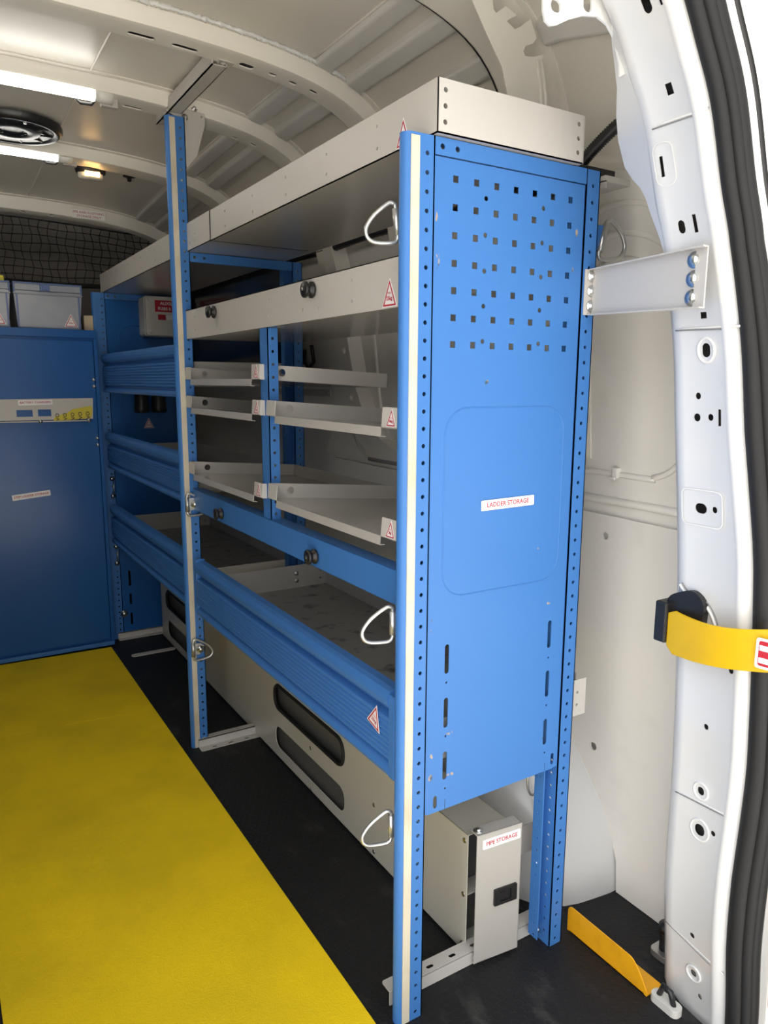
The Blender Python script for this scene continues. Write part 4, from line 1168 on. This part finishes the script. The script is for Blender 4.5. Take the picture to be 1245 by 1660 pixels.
# bins on the cabinet
def bin_(x0, x1, label):
    t = thing('storage_bin', label, 'bin', ((x0 + x1) / 2, 2.28, 1.252), 'smoky plastic bins on the blue cabinet')
    a = MB(); w = .010
    vs = [(x0 + w, 2.165, 1.254), (x1 - w, 2.165, 1.254), (x1 - w, 2.40, 1.254), (x0 + w, 2.40, 1.254), (x0, 2.150, 1.385), (x1, 2.150, 1.385), (x1, 2.415, 1.385), (x0, 2.415, 1.385)]
    a.add(vs, [(0, 3, 2, 1), (4, 5, 6, 7), (0, 1, 5, 4), (1, 2, 6, 5), (2, 3, 7, 6), (3, 0, 4, 7)]); a.box(x0 - .002, x1 + .002, 2.147, 2.418, 1.372, 1.378)
    a.build('tub', M['bin'], t, bevel=.004)
    a = MB(); a.box(x0 + .004, x1 - .004, 2.150, 2.412, 1.386, 1.414); ld = a.build('lid', M['bin'], t, bevel=.003)
    a = MB(); a.box(x0, x1, 2.146, 2.416, 1.409, 1.415); a.box(x0, x0 + .006, 2.146, 2.152, 1.38, 1.412); a.box(x1 - .006, x1, 2.146, 2.152, 1.38, 1.412); a.build('rim', M['binblue'], t, bevel=.001)
    for x in (x0 + .010, x1 - .014):
        a = MB(); a.add([(x, 2.162, 1.256), (x + .006, 2.162, 1.256), (x + .004, 2.148, 1.374), (x - .002, 2.148, 1.374), (x, 2.168, 1.256), (x + .006, 2.168, 1.256), (x + .004, 2.154, 1.374), (x - .002, 2.154, 1.374)], [(0, 1, 2, 3), (4, 7, 6, 5), (0, 3, 7, 4), (1, 5, 6, 2)]); a.build('corner_rib', M['binblue'], t)
    xc = (x0 + x1) / 2 - .012
    a = MB(); a.box(xc - .016, xc + .016, 2.140, 2.152, 1.385, 1.410); a.box(xc - .009, xc + .009, 2.136, 2.142, 1.388, 1.402); a.build('catch', M['binblue'], t, bevel=.002)
    warn_label(t, XF((x1 - .043, 2.1595, 1.287), (1, 0, 0), (0, -.11, 1)), .048, '25kg')
    return t
bin_(-.300, -.066, 'smoky plastic storage bin with blue rim on the right of the cabinet top')
bin_(-.543, -.309, 'smoky plastic storage bin at the left picture edge on the cabinet top')
a = MB(); a.box(-.056, -.022, 2.20, 2.26, 1.253, 1.312); tag(a.build('small_box', M['cream'], bevel=.002), 'small cream box between the storage bin and the blue frame', 'box')
PL = thing('padlock', 'small brass padlock with chrome shackle on the left storage bin', 'padlock', (-.345, 2.2, 1.416))
a = MB(); a.box(-.368, -.322, 2.185, 2.215, 1.416, 1.438); a.build('body', M['tape'], PL, bevel=.003)
a = MB(); a.tube([(-.356, 2.20, 1.437), (-.356, 2.20, 1.452), (-.345, 2.20, 1.460), (-.334, 2.20, 1.452), (-.334, 2.20, 1.437)], .004, 8); a.build('shackle', M['chrome'], PL)

# fuse box on the far panel
FB = thing('fuse_box', 'pale grey fuse box with red labels high on the far blue panel', 'fuse box', (.24, 2.15, 1.24))
a = MB(); a.prism(rrect(.152, .332, 1.238, 1.390, .010), 'y', 2.118, 2.198); a.build('body', M['boxgrey'], FB, bevel=.004)
a = MB(); a.prism(rrect(.154, .330, 1.240, 1.388, .010), 'y', 2.098, 2.117); fl_ = a.build('lid', M['boxgrey'], FB, bevel=.004)
a = MB(); m = FACE_REAR(.252, 2.0975, 1.352)
a.plate(rect(-.062, .062, -.022, .022), (), .0005, m, 0); a.text('AUXILIARY', .017, m @ Matrix.Translation((0, .010, .0003)), 1, bold=.0004); a.text('FUSES & RELAYS', .0155, m @ Matrix.Translation((0, -.010, .0003)), 1, bold=.0004, sx=.92)
a.plate(rect(-.052, -.022, -.052, -.032), (), .0005, m, 0); a.plate(rect(-.018, .050, -.051, -.033), (), .0005, m, 1)
a.build('text_label', [M['red'], M['labelw']], fl_, label='red label with white lettering')
for x in (.168, .316):
    for z in (1.252, 1.376):
        a = MB(); a.lathe([(0, .002), (.006, .002), (.007, 0), (.0075, -.002)], FACE_REAR(x, 2.0975, z), 14); a.build('screw', M['boxgrey'], FB)
# two black sockets under it
for k, x in enumerate((.136, .204)):
    t = thing('black_socket', ('left' if k == 0 else 'right') + ' of two black rounded caps hanging under the topmost far blue shelf front', 'cap', (x, 2.16, .97), 'black caps on the far panel')
    a = MB(); m = XF((x, 2.165, .985), (1, 0, 0), (0, 1, 0))
    a.lathe([(0, .045), (.020, .045), (.026, .035), (.027, .0), (.030, -.025), (.031, -.040), (.026, -.046), (0, -.046)], m, 20); a.build('cap', M['black'], t)
    a = MB(); a.tube([(x, 2.165, 1.028), (x, 2.180, 1.05), (x + .004, 2.193, 1.06)], .009, 8); a.build('cable', M['black'], t)
# loose cable behind the upper left tray
a = MB(); pts = [(.524, 1.62, 1.24), (.528, 1.60, 1.19), (.530, 1.56, 1.155), (.528, 1.50, 1.15), (.524, 1.46, 1.17), (.530, 1.48, 1.13), (.530, 1.44, 1.11), (.528, 1.40, 1.13), (.522, 1.41, 1.2)]
sm = []
for i in range(len(pts) - 1):
    for t in range(5): sm.append(Vector(pts[i]).lerp(Vector(pts[i + 1]), t / 5))
a.tube(sm, .006, 8)
tag(a.build('loose_cable', M['black']), 'loose black cable looped on the side wall just past the middle post', 'cable')
